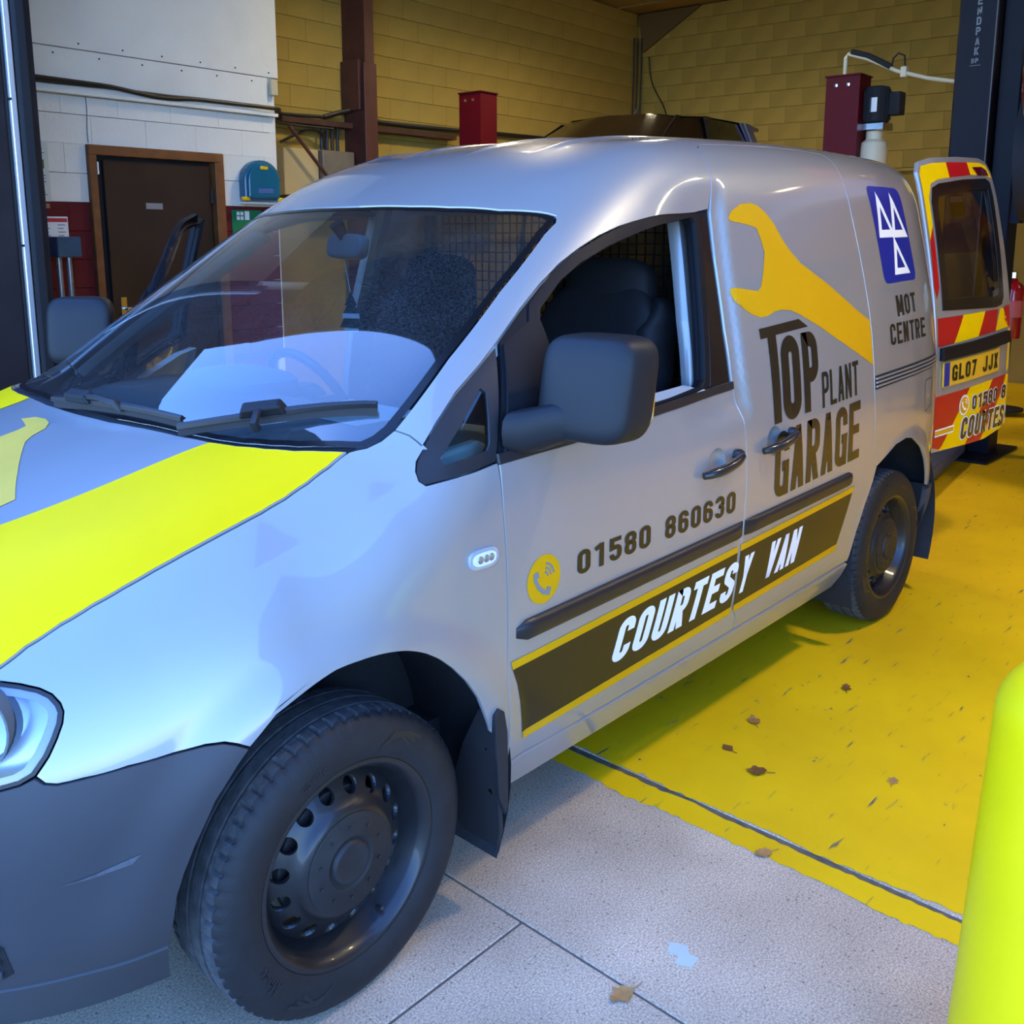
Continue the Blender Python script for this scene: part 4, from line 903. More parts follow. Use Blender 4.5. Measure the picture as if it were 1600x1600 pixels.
# ---------------------------------------------------------------- side fittings
def flank(x,z,off=0.,s=-1):
    p=side_pt(np.array([x]),np.array([z]),s); n=normal(p); return Vector((p+n*off)[0]),Vector(n[0])
def moulding(x0,x1,z0,z1,parent,s=-1,xf=None,h=.048,cap0=True,cap1=True):
    n=int((x1-x0)/.03)+2; V=[];F=[]; prof=[(-.5,-.002),(-.47,.008),(-.25,.014),(.15,.016),(.42,.012),(.5,-.002)]
    for i in range(n):
        u=i/(n-1); x=x0+(x1-x0)*u; zc=z0+(z1-z0)*u
        e=1.0
        if cap0: e=min(e,math.sqrt(max(0,1-(1-min(1,(x-x0)/.03))**2))*.5+.5)
        if cap1: e=min(e,math.sqrt(max(0,1-(1-min(1,(x1-x)/.03))**2))*.5+.5)
        zs=[zc+h*a*e for a,_ in prof]; p=side_pt(np.array([x]*6),np.array(zs),s); nn=normal(p); 
        p=p+nn*np.array([[b*(1 if 0<i<n-1 else .1)] for _,b in prof])
        if xf is not None: p=p@xf[0].T+xf[1]
        V+=list(p)
    for i in range(n-1):
        for k in range(5): F.append((6*i+k,6*i+k+1,6*i+7+k,6*i+6+k))
    mb=MB(); mb.add(V,F); return mb.build('rub_strip',M['trim'],parent,smooth=True,auto=70)
moulding(.435,1.420,.660,.677,door_n,cap1=False); moulding(1.432,2.180,.677,.692,sdoor,cap0=False)
moulding(.435,1.420,.660,.677,door_f,s=1,xf=xff,cap1=False)
def door_handle(x,z,parent,s=-1,xf=None,mirror=False):
    p,n=flank(x,z,0,s)
    # scooped cup: shallow dished disc standing proud at the rim
    mb=MB(); Q=n.to_track_quat('Z','Y').to_matrix().to_4x4(); T=Matrix.Translation(p)
    mb.lathe([(.0455,.0006),(.044,.0002),(.041,-.006),(.033,-.015),(.018,-.020),(0,-.021)],32,T@Q,close=False)
    cup=mb.build('handle_cup',M['silver'],parent,smooth=True)
    # bowed grip
    pts=[];rad=[]
    for k in range(13):
        u=-1+2*k/12; xx=x+.012+u*.098; zz=z-.004+.014*u
        q,nn=flank(xx,zz,.010+.026*(1-abs(u)**2.6)+(.004 if u>.75 else 0),s)
        pts.append(q); rad.append(.0125*(1-.35*abs(u)**4)+.002)
    mb=MB(); mb.tube(pts,rad,12); h=mb.build('door_handle',M['gloss_trim'],parent,smooth=True,auto=60)
    mb=MB(); q,nn=flank(x+.10,z+.010,.006,s); mb.lathe([(.018,-.006),(.018,.010),(.013,.018),(0,.020)],20,Matrix.Translation(q)@Q,close=False); l=mb.build('lock_boss',M['gloss_trim'],parent,smooth=True)
    if xf is not None:
        R4=Matrix([list(xf[0][i])+[xf[1][i]] for i in range(3)]+[[0,0,0,1]])
        for o in (cup,h,l): o.data.transform(R4)
M['gloss_trim']=mat('handle_plastic',(.018,.018,.021),rough=.25,coat=.3)
door_handle(1.268,.897,door_n); door_handle(1.600,.912,sdoor); door_handle(1.268,.897,door_f,1,xff)
# side repeaters
for s,pr in ((-1,wing_n),(1,wing_f)):
    a=np.linspace(0,2*math.pi,28,endpoint=False)
    def so(k,w,h): return to_pol(xz(np.stack([.333+w*np.sign(np.cos(a))*np.abs(np.cos(a))**.6,.859+h*np.sign(np.sin(a))*np.abs(np.sin(a))**.75],-1)))
    panel('repeater_bezel',[so(0,.042,.0215)],mp(s,.006),mat('repeater_bezel',(.45,.47,.50),rough=.25,metal=.3) if s<0 else bpy.data.materials['repeater_bezel'],pr,step=.01,flange=.007)
    panel('repeater_lamp',[so(0,.033,.014)],mp(s,.0085),mat('repeater_lens',(.82,.84,.86),rough=.1,coat=1) if s<0 else bpy.data.materials['repeater_lens'],pr,step=.01,flange=.004)
    for dx_ in (-.014,.003,.018):
        q,nn=flank(.333+dx_,.859,.009,s); mb=MB(); mb.lathe([(.0085,0),(.0075,.0015),(.005,.0006),(0,.0004)],16,Matrix.Translation(q)@nn.to_track_quat('Z','Y').to_matrix().to_4x4(),close=False); mb.build('lens_ring',M['reflector'],pr,smooth=True)
# sliding-door rail and fuel flap
for s in (-1,1):
    rl=to_pol(xz([(2.356,1.028),(2.6,1.034),(2.85,1.040),(3.07,1.046),(3.07,.998),(2.85,.992),(2.6,.986),(2.356,.978)]))
    rr_=panel('door_rail',[rl],mp(s,.0016),M['matt_black'],shell,step=.02,flange=.003)
    for zo in (.006,.020,.034):
        b=[(x,.980+.0245*(x-2.356)+zo) for x in np.linspace(2.36,3.065,14)]
        t_=[(x,z+.006) for x,z in b]
        panel('rail_lip',[to_pol(xz(b+t_[::-1]))],mp(s,.006),M['silver'],rr_,step=.02,flange=.005)
mb=rrect([(2.880,.955),(2.975,.960),(2.972,.850),(2.884,.822)],.02)
panel('filler_flap',[to_pol(xz(mb)),gp(to_pol(xz(mb)),.0035)],mp(-1,.0012),M['matt_black'],shell,step=.02,flange=0)
# ---------------------------------------------------------------- door mirror
def superell(c,ax,n1=24,n2=14,e=.55):
    """rounded-box blob: c centre, ax three half-axis vectors"""
    V=[];F=[]
    for i in range(n2+1):
        v=-math.pi/2+math.pi*i/n2
        for k in range(n1):
            u=2*math.pi*k/n1
            f=lambda t:math.copysign(abs(t)**e,t)
            a,b,d=f(math.cos(v))*f(math.cos(u)),f(math.cos(v))*f(math.sin(u)),f(math.sin(v))
            V.append(Vector(c)+Vector(ax[0])*a+Vector(ax[1])*b+Vector(ax[2])*d)
    for i in range(n2):
        for k in range(n1): F.append((i*n1+k,i*n1+(k+1)%n1,(i+1)*n1+(k+1)%n1,(i+1)*n1+k))
    return V,F
def door_mirror(parent,s,xf=None):
    objs=[]
    mb=MB()
    V,F=superell((.575,s*1.000,1.203),((.062,s*.006,0),(.012,s*.112,0),(.004,0,.113)),36,22,.42)
    # narrow towards the foot, belly towards the front
    V=[Vector((p.x-.055*max(0,(p.z-1.203)/.113)*0+.016*((p.z-1.203)/.113),p.y,p.z)) for p in V]
    mb.add(V,F); objs.append(mb.build('mirror_housing',M['trim2'],parent,smooth=True,auto=80)); hs=objs[0]
    mb=MB()   # arm
    pts=[(.485,s*.868,1.108),(.505,s*.905,1.112),(.545,s*.945,1.128),(.575,s*1.01,1.135)]
    V=[];F=[]
    secs=[(.068,.046),(.066,.050),(.060,.046),(.052,.040)]
    for (x,y,z),(a,b) in zip(pts,secs):
        for k in range(16):
            t=2*math.pi*k/16; f=lambda q:math.copysign(abs(q)**.6,q)
            V.append((x+a*f(math.cos(t)),y,z+b*f(math.sin(t))))
    for i in range(3):
        for k in range(16): F.append((i*16+k,i*16+(k+1)%16,i*16+16+(k+1)%16,i*16+16+k))
    F+=[tuple(range(15,-1,-1)),tuple(48+k for k in range(16))]
    mb.add(V,F); objs.append(mb.build('mirror_arm',M['trim2'],parent,smooth=True,auto=60))
    mb=MB(); V,F=superell((.636,s*1.000,1.203),((.006,0,0),(.010,s*.100,0),(0,0,.100)),30,8,.45); mb.add(V,F); objs.append(mb.build('mirror_glass',M['chrome'],parent,smooth=True))
    if xf is not None:
        R4=Matrix([list(xf[0][i])+[xf[1][i]] for i in range(3)]+[[0,0,0,1]])
        for o in objs: o.data.transform(R4)
M['trim2']=mat('mirror_plastic',(.013,.0135,.015),rough=.5,spec=.35,bump=.06,bscale=700,vary=.1)
door_mirror(door_n,-1); door_mirror(door_f,1,xff)
# ---------------------------------------------------------------- wipers
OGC={}
def on_glass(x,y,off):
    k=(round(x,3),round(y,3))
    if k not in OGC:
        o=np.array([[x,y,1.75]]); t,ok=solve(o,np.array([[0,0,-1.]]),0,.9,n=24,march=24); p=o-np.array([[0,0,1.]])*t[:,None]; OGC[k]=(p[0],normal(p)[0])
    p,n=OGC[k]; return Vector(p+n*off),Vector(n)
def wiper(name,a,b,pivot,clip):
    root=bpy.data.objects.new(name,None); COL.objects.link(root); root.parent=van
    n=16; pts=[];ed=[]
    for k in range(n+1):
        u=k/n; q,nn=on_glass(a[0]+(b[0]-a[0])*u,a[1]+(b[1]-a[1])*u,.018); pts.append(q)
    mb=MB(); V=[];F=[]
    for k,q in enumerate(pts):
        u=k/n; w=.011*(1-.25*abs(2*u-1)); nn=on_glass(q.x,q.y,0)[1]; t=(pts[min(k+1,n)]-pts[max(k-1,0)]).normalized(); sd=t.cross(nn).normalized()
        V+=[q+sd*w-nn*.004,q+sd*w*.55+nn*.006,q-sd*w*.2+nn*.008,q-sd*w-nn*.004]
    for k in range(n):
        for j in range(4): F.append((4*k+j,4*k+(j+1)%4,4*k+4+(j+1)%4,4*k+4+j))
    F+=[(3,2,1,0),tuple(4*n+j for j in range(4))]
    mb.add(V,F); mb.build('blade',M['trim'],root,bev=.001)
    mb=MB(); V=[];F=[]
    for k,q in enumerate(pts):
        g,nn=on_glass(q.x,q.y,-.003); V+=[q-nn*.003,g]
    for k in range(n): F.append((2*k,2*k+1,2*k+3,2*k+2))
    mb.add(V,F); mb.build('rubber_lip',M['seal'],root)
    c=pts[int(clip*n)]; t=(pts[-1]-pts[0]).normalized(); nn=on_glass(c.x,c.y,0)[1]; sd=t.cross(nn)
    mb=MB(); V=[c+t*i*.05*(1 if k<0 else .8)+sd*j*.015+nn*(.0 if k<0 else .024) for i in(-1,1) for j in(-1,1) for k in(-1,1)]
    mb.add(V,[(0,1,3,2),(4,6,7,5),(0,4,5,1),(2,3,7,6),(0,2,6,4),(1,5,7,3)]); mb.build('clip',M['trim2'],root,bev=.005)
    pv=on_glass(pivot[0],pivot[1],.010)[0]
    e=c+nn*.012; mid=(e*.45+pv*.55)+nn*.016
    mb=MB(); mb.tube([pv,pv+nn*.016,mid,e],[.011,.010,.008,.008],8); mb.build('arm',M['trim'],root,smooth=True)
    return root
wiper('wiper',(-.066,-.405),(.212,-.712),(.02,-.560),.46)
wiper('wiper',(-.095,.125),(-.040,-.385),(-.070,-.16),.30)
# black scuttle under the bonnet's rear lip
sc=mirror_close(to_pol(cat(xy([(x-.012,y) for x,y in cowlL]),xy([(x+.035,y*.985) for x,y in cowlL[::-1]]))))
panel('scuttle',[to_pol(cat(xy([(x-.015,y) for x,y in cowlL[::-1]]),xy([(x-.015,-y) for x,y in cowlL[1:]]),xy([(x+.02,-y) for x,y in cowlL[::-1]]),xy([(x+.02,y) for x,y in cowlL[1:]]))) if False else np.concatenate([to_pol(xy([(x-.015,y) for x,y in cowlL[::-1]])),np.stack([to_pol(xy([(x-.015,y) for x,y in cowlL[1:]]))[:,0],math.pi-to_pol(xy([(x-.015,y) for x,y in cowlL[1:]]))[:,1]],-1),np.stack([to_pol(xy([(x+.022,y) for x,y in cowlL[::-1]]))[:,0],math.pi-to_pol(xy([(x+.022,y) for x,y in cowlL[::-1]]))[:,1]],-1),to_pol(xy([(x+.022,y) for x,y in cowlL[1:]]))])],mp(-1,-.010),M['matt_black'],van,step=.02,flange=0)
# ---------------------------------------------------------------- the garage
PSI=.053; CA,SA=math.cos(PSI),math.sin(PSI)
def bl(x,y,z): return Vector((1.0+x*CA-y*SA,4.25+x*SA+y*CA,z))
BM=Matrix(((CA,-SA,0,1.0),(SA,CA,0,4.25),(0,0,1,0),(0,0,0,1)))     # building axes -> world
def bbuild(mb,name,m,parent=None,**k):
    mb.v=[tuple(BM@Vector(p)) for p in mb.v]; return mb.build(name,m,parent,**k)
def S(o): o['kind']='structure'; return o
def blockwall_mat(name,col,vary=.18):
    m=mat(name,col,rough=.8,vary=vary,vscale=1.7,bump=.25,bscale=45,spec=.2); return m
G={}
G['cream']=blockwall_mat('cream_masonry_paint',(.38,.265,.062),.30)
G['cream_j']=blockwall_mat('cream_joint',(.31,.215,.05),.30)
G['white']=blockwall_mat('white_masonry_paint',(.72,.71,.66),.14)
G['red']=blockwall_mat('oxblood_dado_paint',(.115,.014,.016),.2)
G['ceil']=mat('ceiling_board',(.30,.22,.08),rough=.85,vary=.3,vscale=1.2)
def concrete():
    m=bpy.data.materials.new('concrete'); m.use_nodes=True; N,L=nodes(m); b=N['Principled BSDF']; b.inputs['Roughness'].default_value=.85; b.inputs['Specular IOR Level'].default_value=.25
    tc=N.new('ShaderNodeTexCoord')
    n1=N.new('ShaderNodeTexNoise'); n1.inputs['Scale'].default_value=2.2; n1.inputs['Detail'].default_value=8
    n2=N.new('ShaderNodeTexNoise'); n2.inputs['Scale'].default_value=210; n2.inputs['Detail'].default_value=6; n2.inputs['Roughness'].default_value=.7
    vo=N.new('ShaderNodeTexVoronoi'); vo.inputs['Scale'].default_value=75
    for n in (n1,n2,vo): L.new(tc.outputs['Object'],n.inputs['Vector'])
    r1=N.new('ShaderNodeValToRGB'); r1.color_ramp.elements[0].position=.32; r1.color_ramp.elements[1].position=.68
    r1.color_ramp.elements[0].color=(.46,.37,.26,1); r1.color_ramp.elements[1].color=(.76,.62,.44,1)
    r2=N.new('ShaderNodeValToRGB'); r2.color_ramp.elements[0].position=.36; r2.color_ramp.elements[1].position=.66
    r2.color_ramp.elements[0].color=(.50,.47,.43,1); r2.color_ramp.elements[1].color=(1.25,1.25,1.25,1)
    r3=N.new('ShaderNodeValToRGB'); e=r3.color_ramp.elements; e[0].position=.0; e[0].color=(.38,.28,.2,1); e[1].position=.30; e[1].color=(1,1,1,1)
    r3.color_ramp.interpolation='LINEAR'
    L.new(n1.outputs['Fac'],r1.inputs[0]); L.new(n2.outputs['Fac'],r2.inputs[0]); L.new(vo.outputs['Distance'],r3.inputs[0])
    # only some of the cells are dark stones
    vc=N.new('ShaderNodeMath'); vc.operation='GREATER_THAN'; vc.inputs[1].default_value=.78; sx=N.new('ShaderNodeSeparateColor'); L.new(vo.outputs['Color'],sx.inputs[0]); L.new(sx.outputs[0],vc.inputs[0])
    m1=N.new('ShaderNodeMixRGB'); m1.blend_type='MULTIPLY'; m1.inputs[0].default_value=1; L.new(r1.outputs[0],m1.inputs[1]); L.new(r2.outputs[0],m1.inputs[2])
    m2=N.new('ShaderNodeMixRGB'); m2.blend_type='MULTIPLY'; L.new(vc.outputs[0],m2.inputs[0]); L.new(m1.outputs[0],m2.inputs[1]); L.new(r3.outputs[0],m2.inputs[2])
    L.new(m2.outputs[0],b.inputs['Base Color'])
    bp=N.new('ShaderNodeBump'); bp.inputs['Strength'].default_value=.2; bp.inputs['Distance'].default_value=.003; L.new(n2.outputs['Fac'],bp.inputs['Height']); L.new(bp.outputs[0],b.inputs['Normal'])
    return m
G['conc']=concrete()
def floor_paint():
    m=bpy.data.materials.new('yellow_floor_paint'); m.use_nodes=True; N,L=nodes(m); b=N['Principled BSDF']; b.inputs['Specular IOR Level'].default_value=.35
    tc=N.new('ShaderNodeTexCoord')
    n1=N.new('ShaderNodeTexNoise'); n1.inputs['Scale'].default_value=1.3; n1.inputs['Detail'].default_value=7
    n2=N.new('ShaderNodeTexNoise'); n2.inputs['Scale'].default_value=13; n2.inputs['Detail'].default_value=9; n2.inputs['Roughness'].default_value=.72
    mpn=N.new('ShaderNodeMapping'); mpn.inputs['Rotation'].default_value=(0,0,.5); mpn.inputs['Scale'].default_value=(3.2,34,1)
    n3=N.new('ShaderNodeTexNoise'); n3.inputs['Scale'].default_value=1.6; n3.inputs['Detail'].default_value=6
    L.new(tc.outputs['Object'],n1.inputs['Vector']); L.new(tc.outputs['Object'],n2.inputs['Vector']); L.new(tc.outputs['Object'],mpn.inputs['Vector']); L.new(mpn.outputs[0],n3.inputs['Vector'])
    r1=N.new('ShaderNodeValToRGB'); e=r1.color_ramp.elements; e[0].position=.3; e[0].color=(.74,.44,.0,1); e[1].position=.62; e[1].color=(.90,.58,.0,1)
    L.new(n1.outputs['Fac'],r1.inputs[0])
    ch=N.new('ShaderNodeValToRGB'); e=ch.color_ramp.elements; e[0].position=.645; e[0].color=(0,0,0,1); e[1].position=.665; e[1].color=(1,1,1,1); L.new(n2.outputs['Fac'],ch.inputs[0])
    sc_=N.new('ShaderNodeValToRGB'); e=sc_.color_ramp.elements; e[0].position=.655; e[0].color=(0,0,0,1); e[1].position=.72; e[1].color=(1,1,1,1); L.new(n3.outputs['Fac'],sc_.inputs[0])
    mx=N.new('ShaderNodeMath'); mx.operation='MAXIMUM'; L.new(ch.outputs[0],mx.inputs[0]); L.new(sc_.outputs[0],mx.inputs[1])
    m1=N.new('ShaderNodeMixRGB'); L.new(mx.outputs[0],m1.inputs[0]); L.new(r1.outputs[0],m1.inputs[1]); m1.inputs[2].default_value=(.13,.11,.075,1)
    L.new(m1.outputs[0],b.inputs['Base Color'])
    mr=N.new('ShaderNodeMapRange'); mr.inputs[3].default_value=.42; mr.inputs[4].default_value=.8; L.new(n2.outputs['Fac'],mr.inputs[0]); L.new(mr.outputs[0],b.inputs['Roughness'])
    bp=N.new('ShaderNodeBump'); bp.inputs['Strength'].default_value=.25; bp.inputs['Distance'].default_value=.004; bp.invert=True; L.new(mx.outputs[0],bp.inputs['Height']); L.new(bp.outputs[0],b.inputs['Normal'])
    return m
G['floorpaint']=floor_paint()
# floor: hard-core base, cast slabs with open joints, paint inside the doorway
mb=MB(); mb.box((3.0,-1.0,-.0525),(26,26,.10)); floor=S(mb.build('floor',mat('joint_dirt',(.17,.14,.10),rough=.95,vary=.4,vscale=30)))
def slab(x0,x1,y0,y1,parent):
    mb=MB(); mb.box(((x0+x1)/2,(y0+y1)/2,-.03),(x1-x0,y1-y0,.06),b=.003); return mb.build('slab',G['conc'],parent)
slab(-6,.391,-14,-.953,floor); slab(-6,.391,-.948,8,floor); slab(.396,1.050,-14,8,floor); slab(1.072,14,-14,8,floor)
slab(-10,-6.01,-14,8,floor)
def wob(n,amp,seed):
    r=np.random.default_rng(seed); a=r.normal(0,1,n); b=np.convolve(a,np.ones(9)/9,'same')*2.2+a*.45
    return b*amp
def paint_strip(xa,xb,amp_a,amp_b,seed,y0=-6.,y1=6.):
    n=700; ys=np.linspace(y0,y1,n); A_=xa+wob(n,amp_a,seed); B_=xb+wob(n,amp_b,seed+1)
    V=[];F=[]
    for k in range(n): V+=[(A_[k],ys[k],.0012),(B_[k],ys[k],.0012)]
    for k in range(n-1): F.append((2*k,2*k+1,2*k+3,2*k+2))
    return mesh('floor_paint',V,F,G['floorpaint'],floor)
paint_strip(.968,1.048,.006,.004,3); paint_strip(1.075,13.5,.006,.0,11)
# walls
def wall_blocks(parent,ax,o,u0,u1,z0,z1,face,bw=.392,bh=.1865,m=None,phase=0.,skip=None,zph=0.):
    """blocks laid along axis ax ('x' or 'y') of the building, faces at coordinate face"""
    me=None; row0=math.floor((z0-zph+1e-4)/bh); k=0
    for r in range(row0,int(math.ceil((z1-zph-1e-4)/bh))):
        za=max(z0,r*bh+zph); zb=min(z1,(r+1)*bh+zph); zc=(za+zb)/2; hh=zb-za
        off=(bw/2 if r%2 else 0)+phase
        i0=math.floor((u0-off)/bw)
        for i in range(i0,int(math.ceil((u1-off)/bw))):
            a=max(u0,off+i*bw);b=min(u1,off+(i+1)*bw)
            if b-a<.06: continue
            if skip and skip((a+b)/2,zc): continue
            full=abs((b-a)-bw)<1e-6; key=(ax,round(b-a,3),round(hh,3),m.name)
            if key not in BLK:
                mb=MB(); L=(b-a)-.001; d=(L,.05,hh-.0035) if ax=='x' else (.05,L,hh-.0035)
                mb.box((0,0,0),d,b=.0014); o_=mb.build('block',m,parent); BLK[key]=o_.data
            else:
                o_=bpy.data.objects.new('block',BLK[key]); link(o_,parent)
            j=(RNG.random()-.5)*.0025
            p=(a+b)/2
            loc=BM@Vector((p,face+.0235+j,zc)) if ax=='x' else BM@Vector((face+.0235+j,p,zc))
            o_.location=loc; o_.rotation_euler=(0,0,PSI); k+=1
    return k
BLK={}
mb=MB(); mb.box((1.35,.15,2.1),(2.25,.20,4.4)); wl_=S(bbuild(mb,'wall_left',G['white']))
nb=0
# white and oxblood blocks of the door wall
door_gap=lambda u,z: .93<u<1.975 and z<2.115
for (u0,u1,z0,z1,mm) in ((.22,2.46,2.1085,2.412,'white'),(.22,.93,1.735,2.1085,'white'),(1.97,2.46,1.735,2.1085,'white'),(.22,.93,.616,1.735,'red'),(1.97,2.46,.616,1.735,'red')):
    nb+=wall_blocks(wl_,'x',0,u0,u1,z0,z1,0.0,m=G[mm],zph=.0565)
mb=MB(); mb.box((.575,.045,.85),(.71,.04,1.77)); bbuild(mb,'dado_base',G['red'],wl_); mb=MB(); mb.box((2.215,.045,.85),(.49,.04,1.77)); bbuild(mb,'dado_base',G['red'],wl_)
# boards above
for (u0,u1,z0,z1,y) in ((.22,2.50,2.702,4.25,-.020),(.22,2.40,2.44,2.697,-.016)):
    mb=MB(); mb.box(((u0+u1)/2,y/2+.02,(z0+z1)/2),(u1-u0,.06,z1-z0),b=.003); bbuild(mb,'wall_board',G['white'],wl_)
mb=MB(); mb.box((1.35,-.012,2.426),(2.24,.07,.024),b=.003); bbuild(mb,'board_trim',G['white'],wl_)
for k in range(14):
    mb=MB(); mb.lathe([(.006,0),(.006,.003),(0,.004)],8,Matrix.Translation((.45+k*.15+.03*RNG.random(),-.022 if k%2 else -.018,2.735 if k%2 else 2.66))@Matrix.Rotation(math.pi/2,4,'X'),close=False); bbuild(mb,'screw',M['matt_black'],wl_)
YB=.65
mb=MB(); mb.box((5.6,YB+.15,2.1),(6.4,.20,4.4)); wl2=S(bbuild(mb,'wall_left',G['cream_j']))
nb+=wall_blocks(wl2,'x',0,2.46,8.66,2.05,4.25,YB,m=G['cream'])
mb=MB(); mb.box((2.44,.33,2.1),(.06,.66,4.4)); S(bbuild(mb,'wall_left',G['white']))
XB=8.66
mb=MB(); mb.box((XB+.15,-4.3,2.1),(.20,10.2,4.4)); wb=S(bbuild(mb,'wall_back',G['cream_j']))
nb+=wall_blocks(wb,'y',0,-4.2,YB,2.2,4.25,XB,m=G['cream'])
mb=MB(); mb.box((4.4,-9.3,2.1),(9,.20,4.4)); S(bbuild(mb,'wall_right',G['cream']))
# front wall: brown clad return, lintel, right return
G['brown']=mat('brown_sheet_metal',(.034,.026,.026),rough=.7,spec=.15,vary=.35,vscale=4,bump=.05,bscale=20)
G['galv']=mat('pale_metal_strip',(.62,.66,.70),rough=.3,metal=.6)
mb=MB(); mb.box((.03,1.20-1.20/2-.62+.62,2.2),(.10,.01,4.4))
fw=MB(); fw.box((1.06,4.60,1.7),(.12,3.14,3.4)); wf=S(fw.build('wall_front',G['brown']))
fw=MB(); fw.box((1.06,4.60,3.9),(.12,3.14,1.0)); S(fw.build('wall_front',G['white']))  # unseen upper panel, added pale to brighten the bonnet's reflection
fw=MB(); fw.box((1.12,-.4,4.55),(.20,6.9,.5)); S(fw.build('wall_front',G['brown']))
fw=MB(); fw.box((.77,-.4,4.34),(.94,6.86,.16),b=.02); S(fw.build('trim_4',G['brown']))  # unseen canopy read off the windscreen's reflection, set high to admit sky light
fw=MB(); fw.box((-.55,2.985,1.75),(2.98,.05,3.5),b=.01); S(fw.build('door_2',G['brown']))
fw=MB(); fw.box((.66,2.995,3.89),(.70,.04,.76)); S(fw.build('added_cheek',G['brown']))  # unseen cheek added to block a streak of sky in the windscreen
fw=MB(); fw.box((1.10,-6.3,2.2),(.24,4.9,4.4)); S(fw.build('wall_front',G['brown']))
mb=MB(); mb.box((.965,2.942,1.75),(.03,.03,3.5),b=.004); st_=S(mb.build('trim_1',G['galv']))
for z in (1.47,2.18):
    mb=MB(); mb.tube([(.948,2.96,z),(.948,2.922,z)],.006,8); mb.build('strip_clip',M['matt_black'],st_)
mb=MB(); mb.box((1.012,2.915,1.75),(.05,.05,3.5),b=.006); S(mb.build('trim_2',M['matt_black']))
mb=MB(); mb.box((.940,2.952,1.75),(.012,.016,3.5),b=.003); S(mb.build('trim_3',M['matt_black']))
mb=MB(); mb.box((4.45,-4.0,4.31),(9.0,11.0,.10)); ceil_=S(bbuild(mb,'ceiling',G['ceil']))
for k in range(6):
    mb=MB(); mb.box((1.2+1.4*k,-4.0,4.252),(.05,10.6,.02),b=.004); bbuild(mb,'cover_strip',G['ceil'],ceil_)
# ceiling lights
G['lamp']=mat('lit_diffuser',(.9,.9,.85),rough=.4,emit=(1.0,.80,.48,235.0))
def flood(x,y,lab,L=.38):
    t=empty('ceiling_light',(0,0,0),lab,'light','square ceiling lights over the workshop')
    hm=bpy.data.materials.get('lamp_body') or mat('lamp_body',(.35,.35,.34),rough=.4)
    mb=MB(); mb.box((0,0,.02),(L,L,.05),b=.01); mb.build('housing',hm,t)
    for xx,yy,dx_,dy_ in ((L/2,0,.008,L),(-L/2,0,.008,L),(0,L/2,L,.008),(0,-L/2,L,.008)):
        mb=MB(); mb.box((xx,yy,-.035),(dx_,dy_,.13)); mb.build('side_skirt',hm,t)  # skirts added to keep lamp light off the upper walls
    mb=MB(); mb.box((0,0,-.012),(L-.04,L-.04,.012)); mb.build('diffuser',G['lamp'],t)
    place(t,Matrix.Translation((x,y,4.20))@Matrix.Rotation(PSI,4,'Z'))
LIGHTS=[(2.5,-2.4,'square ceiling light over the yellow floor beside the van'),(5.6,-3.0,'square ceiling light over the bay with the raised red car'),(4.6,2.9,'square ceiling light between the van and the door wall'),(6.9,3.0,'square ceiling light over the raised dark car'),(8.2,-3.7,'square ceiling light near the back wall')]
for x,y,l in LIGHTS: flood(x,y,l)
# ---------------------------------------------------------------- open rear door
TB=math.radians(6.0); TH=Vector((3.30,-.776,0)); TD=Vector((math.cos(TB),-math.sin(TB),0)); TN=Vector((-math.sin(TB),-math.cos(TB),0))
LEAN=spl([0,.95,1.05,1.2,1.4,1.6,1.75,1.88],[0,0,.004,.02,.055,.098,.136,.18])
def tgm(off=0.):
    def f(u,v):
        l=LEAN(v); dl=(LEAN(v+1e-3)-LEAN(v-1e-3))/2e-3
        bow=.018*(1-((u-.35)/.42)**2)
        h=off-l+bow; p=np.array(TH)+np.outer(u,np.array(TD))+np.outer(h,np.array(TN)); p[:,2]+=v
        db=-.018*2*(u-.35)/.42**2
        n=np.array(TN)+np.outer(dl,[0,0,1.])-np.outer(db,np.array(TD)); n/=np.linalg.norm(n,axis=1,keepdims=True)
        return p,n
    return f
def tpan(name,loops,m,parent,off=0.,step=.03,flange=0): return panel(name,[np.array(l,float) for l in loops],tgm(off),m,parent,step=step,flange=flange,scale=(1,1))
tg_out=[(-.03,.578),(-.035,1.15),(-.035,1.5),(-.03,1.79),(0,1.835),(.10,1.855),(.35,1.872),(.60,1.878),(.68,1.865),(.715,1.82),(.725,1.70),(.735,1.4),(.738,1.15),(.738,.76),(.725,.66),(.69,.60),(.48,.574)]
tg_win=[(.02,1.20),(.035,1.66),(.06,1.725),(.12,1.745),(.35,1.770),(.62,1.785),(.665,1.77),(.672,1.70),(.665,1.45),(.650,1.235),(.62,1.20),(.55,1.190)]
rear_door=tpan('rear_door',[tg_out,inset(tg_win,.055)],M['silver'],van,0,.03,.018)
tpan('inner_skin',[inset(tg_out,.012),inset(tg_win,.05)],mat('inner_paint',(.30,.30,.30),rough=.5),rear_door,-.018,.04,0)
tpan('window_border',[tg_win,inset(tg_win,.050)],M['gloss_black'],rear_door,.003,.02,.006)
tpan('window_glass',[inset(tg_win,.048)],M['glass_dark'],rear_door,.001,.05,0)
Y_,R_=M['yellow_hi'],M['red_film']
e=.0015
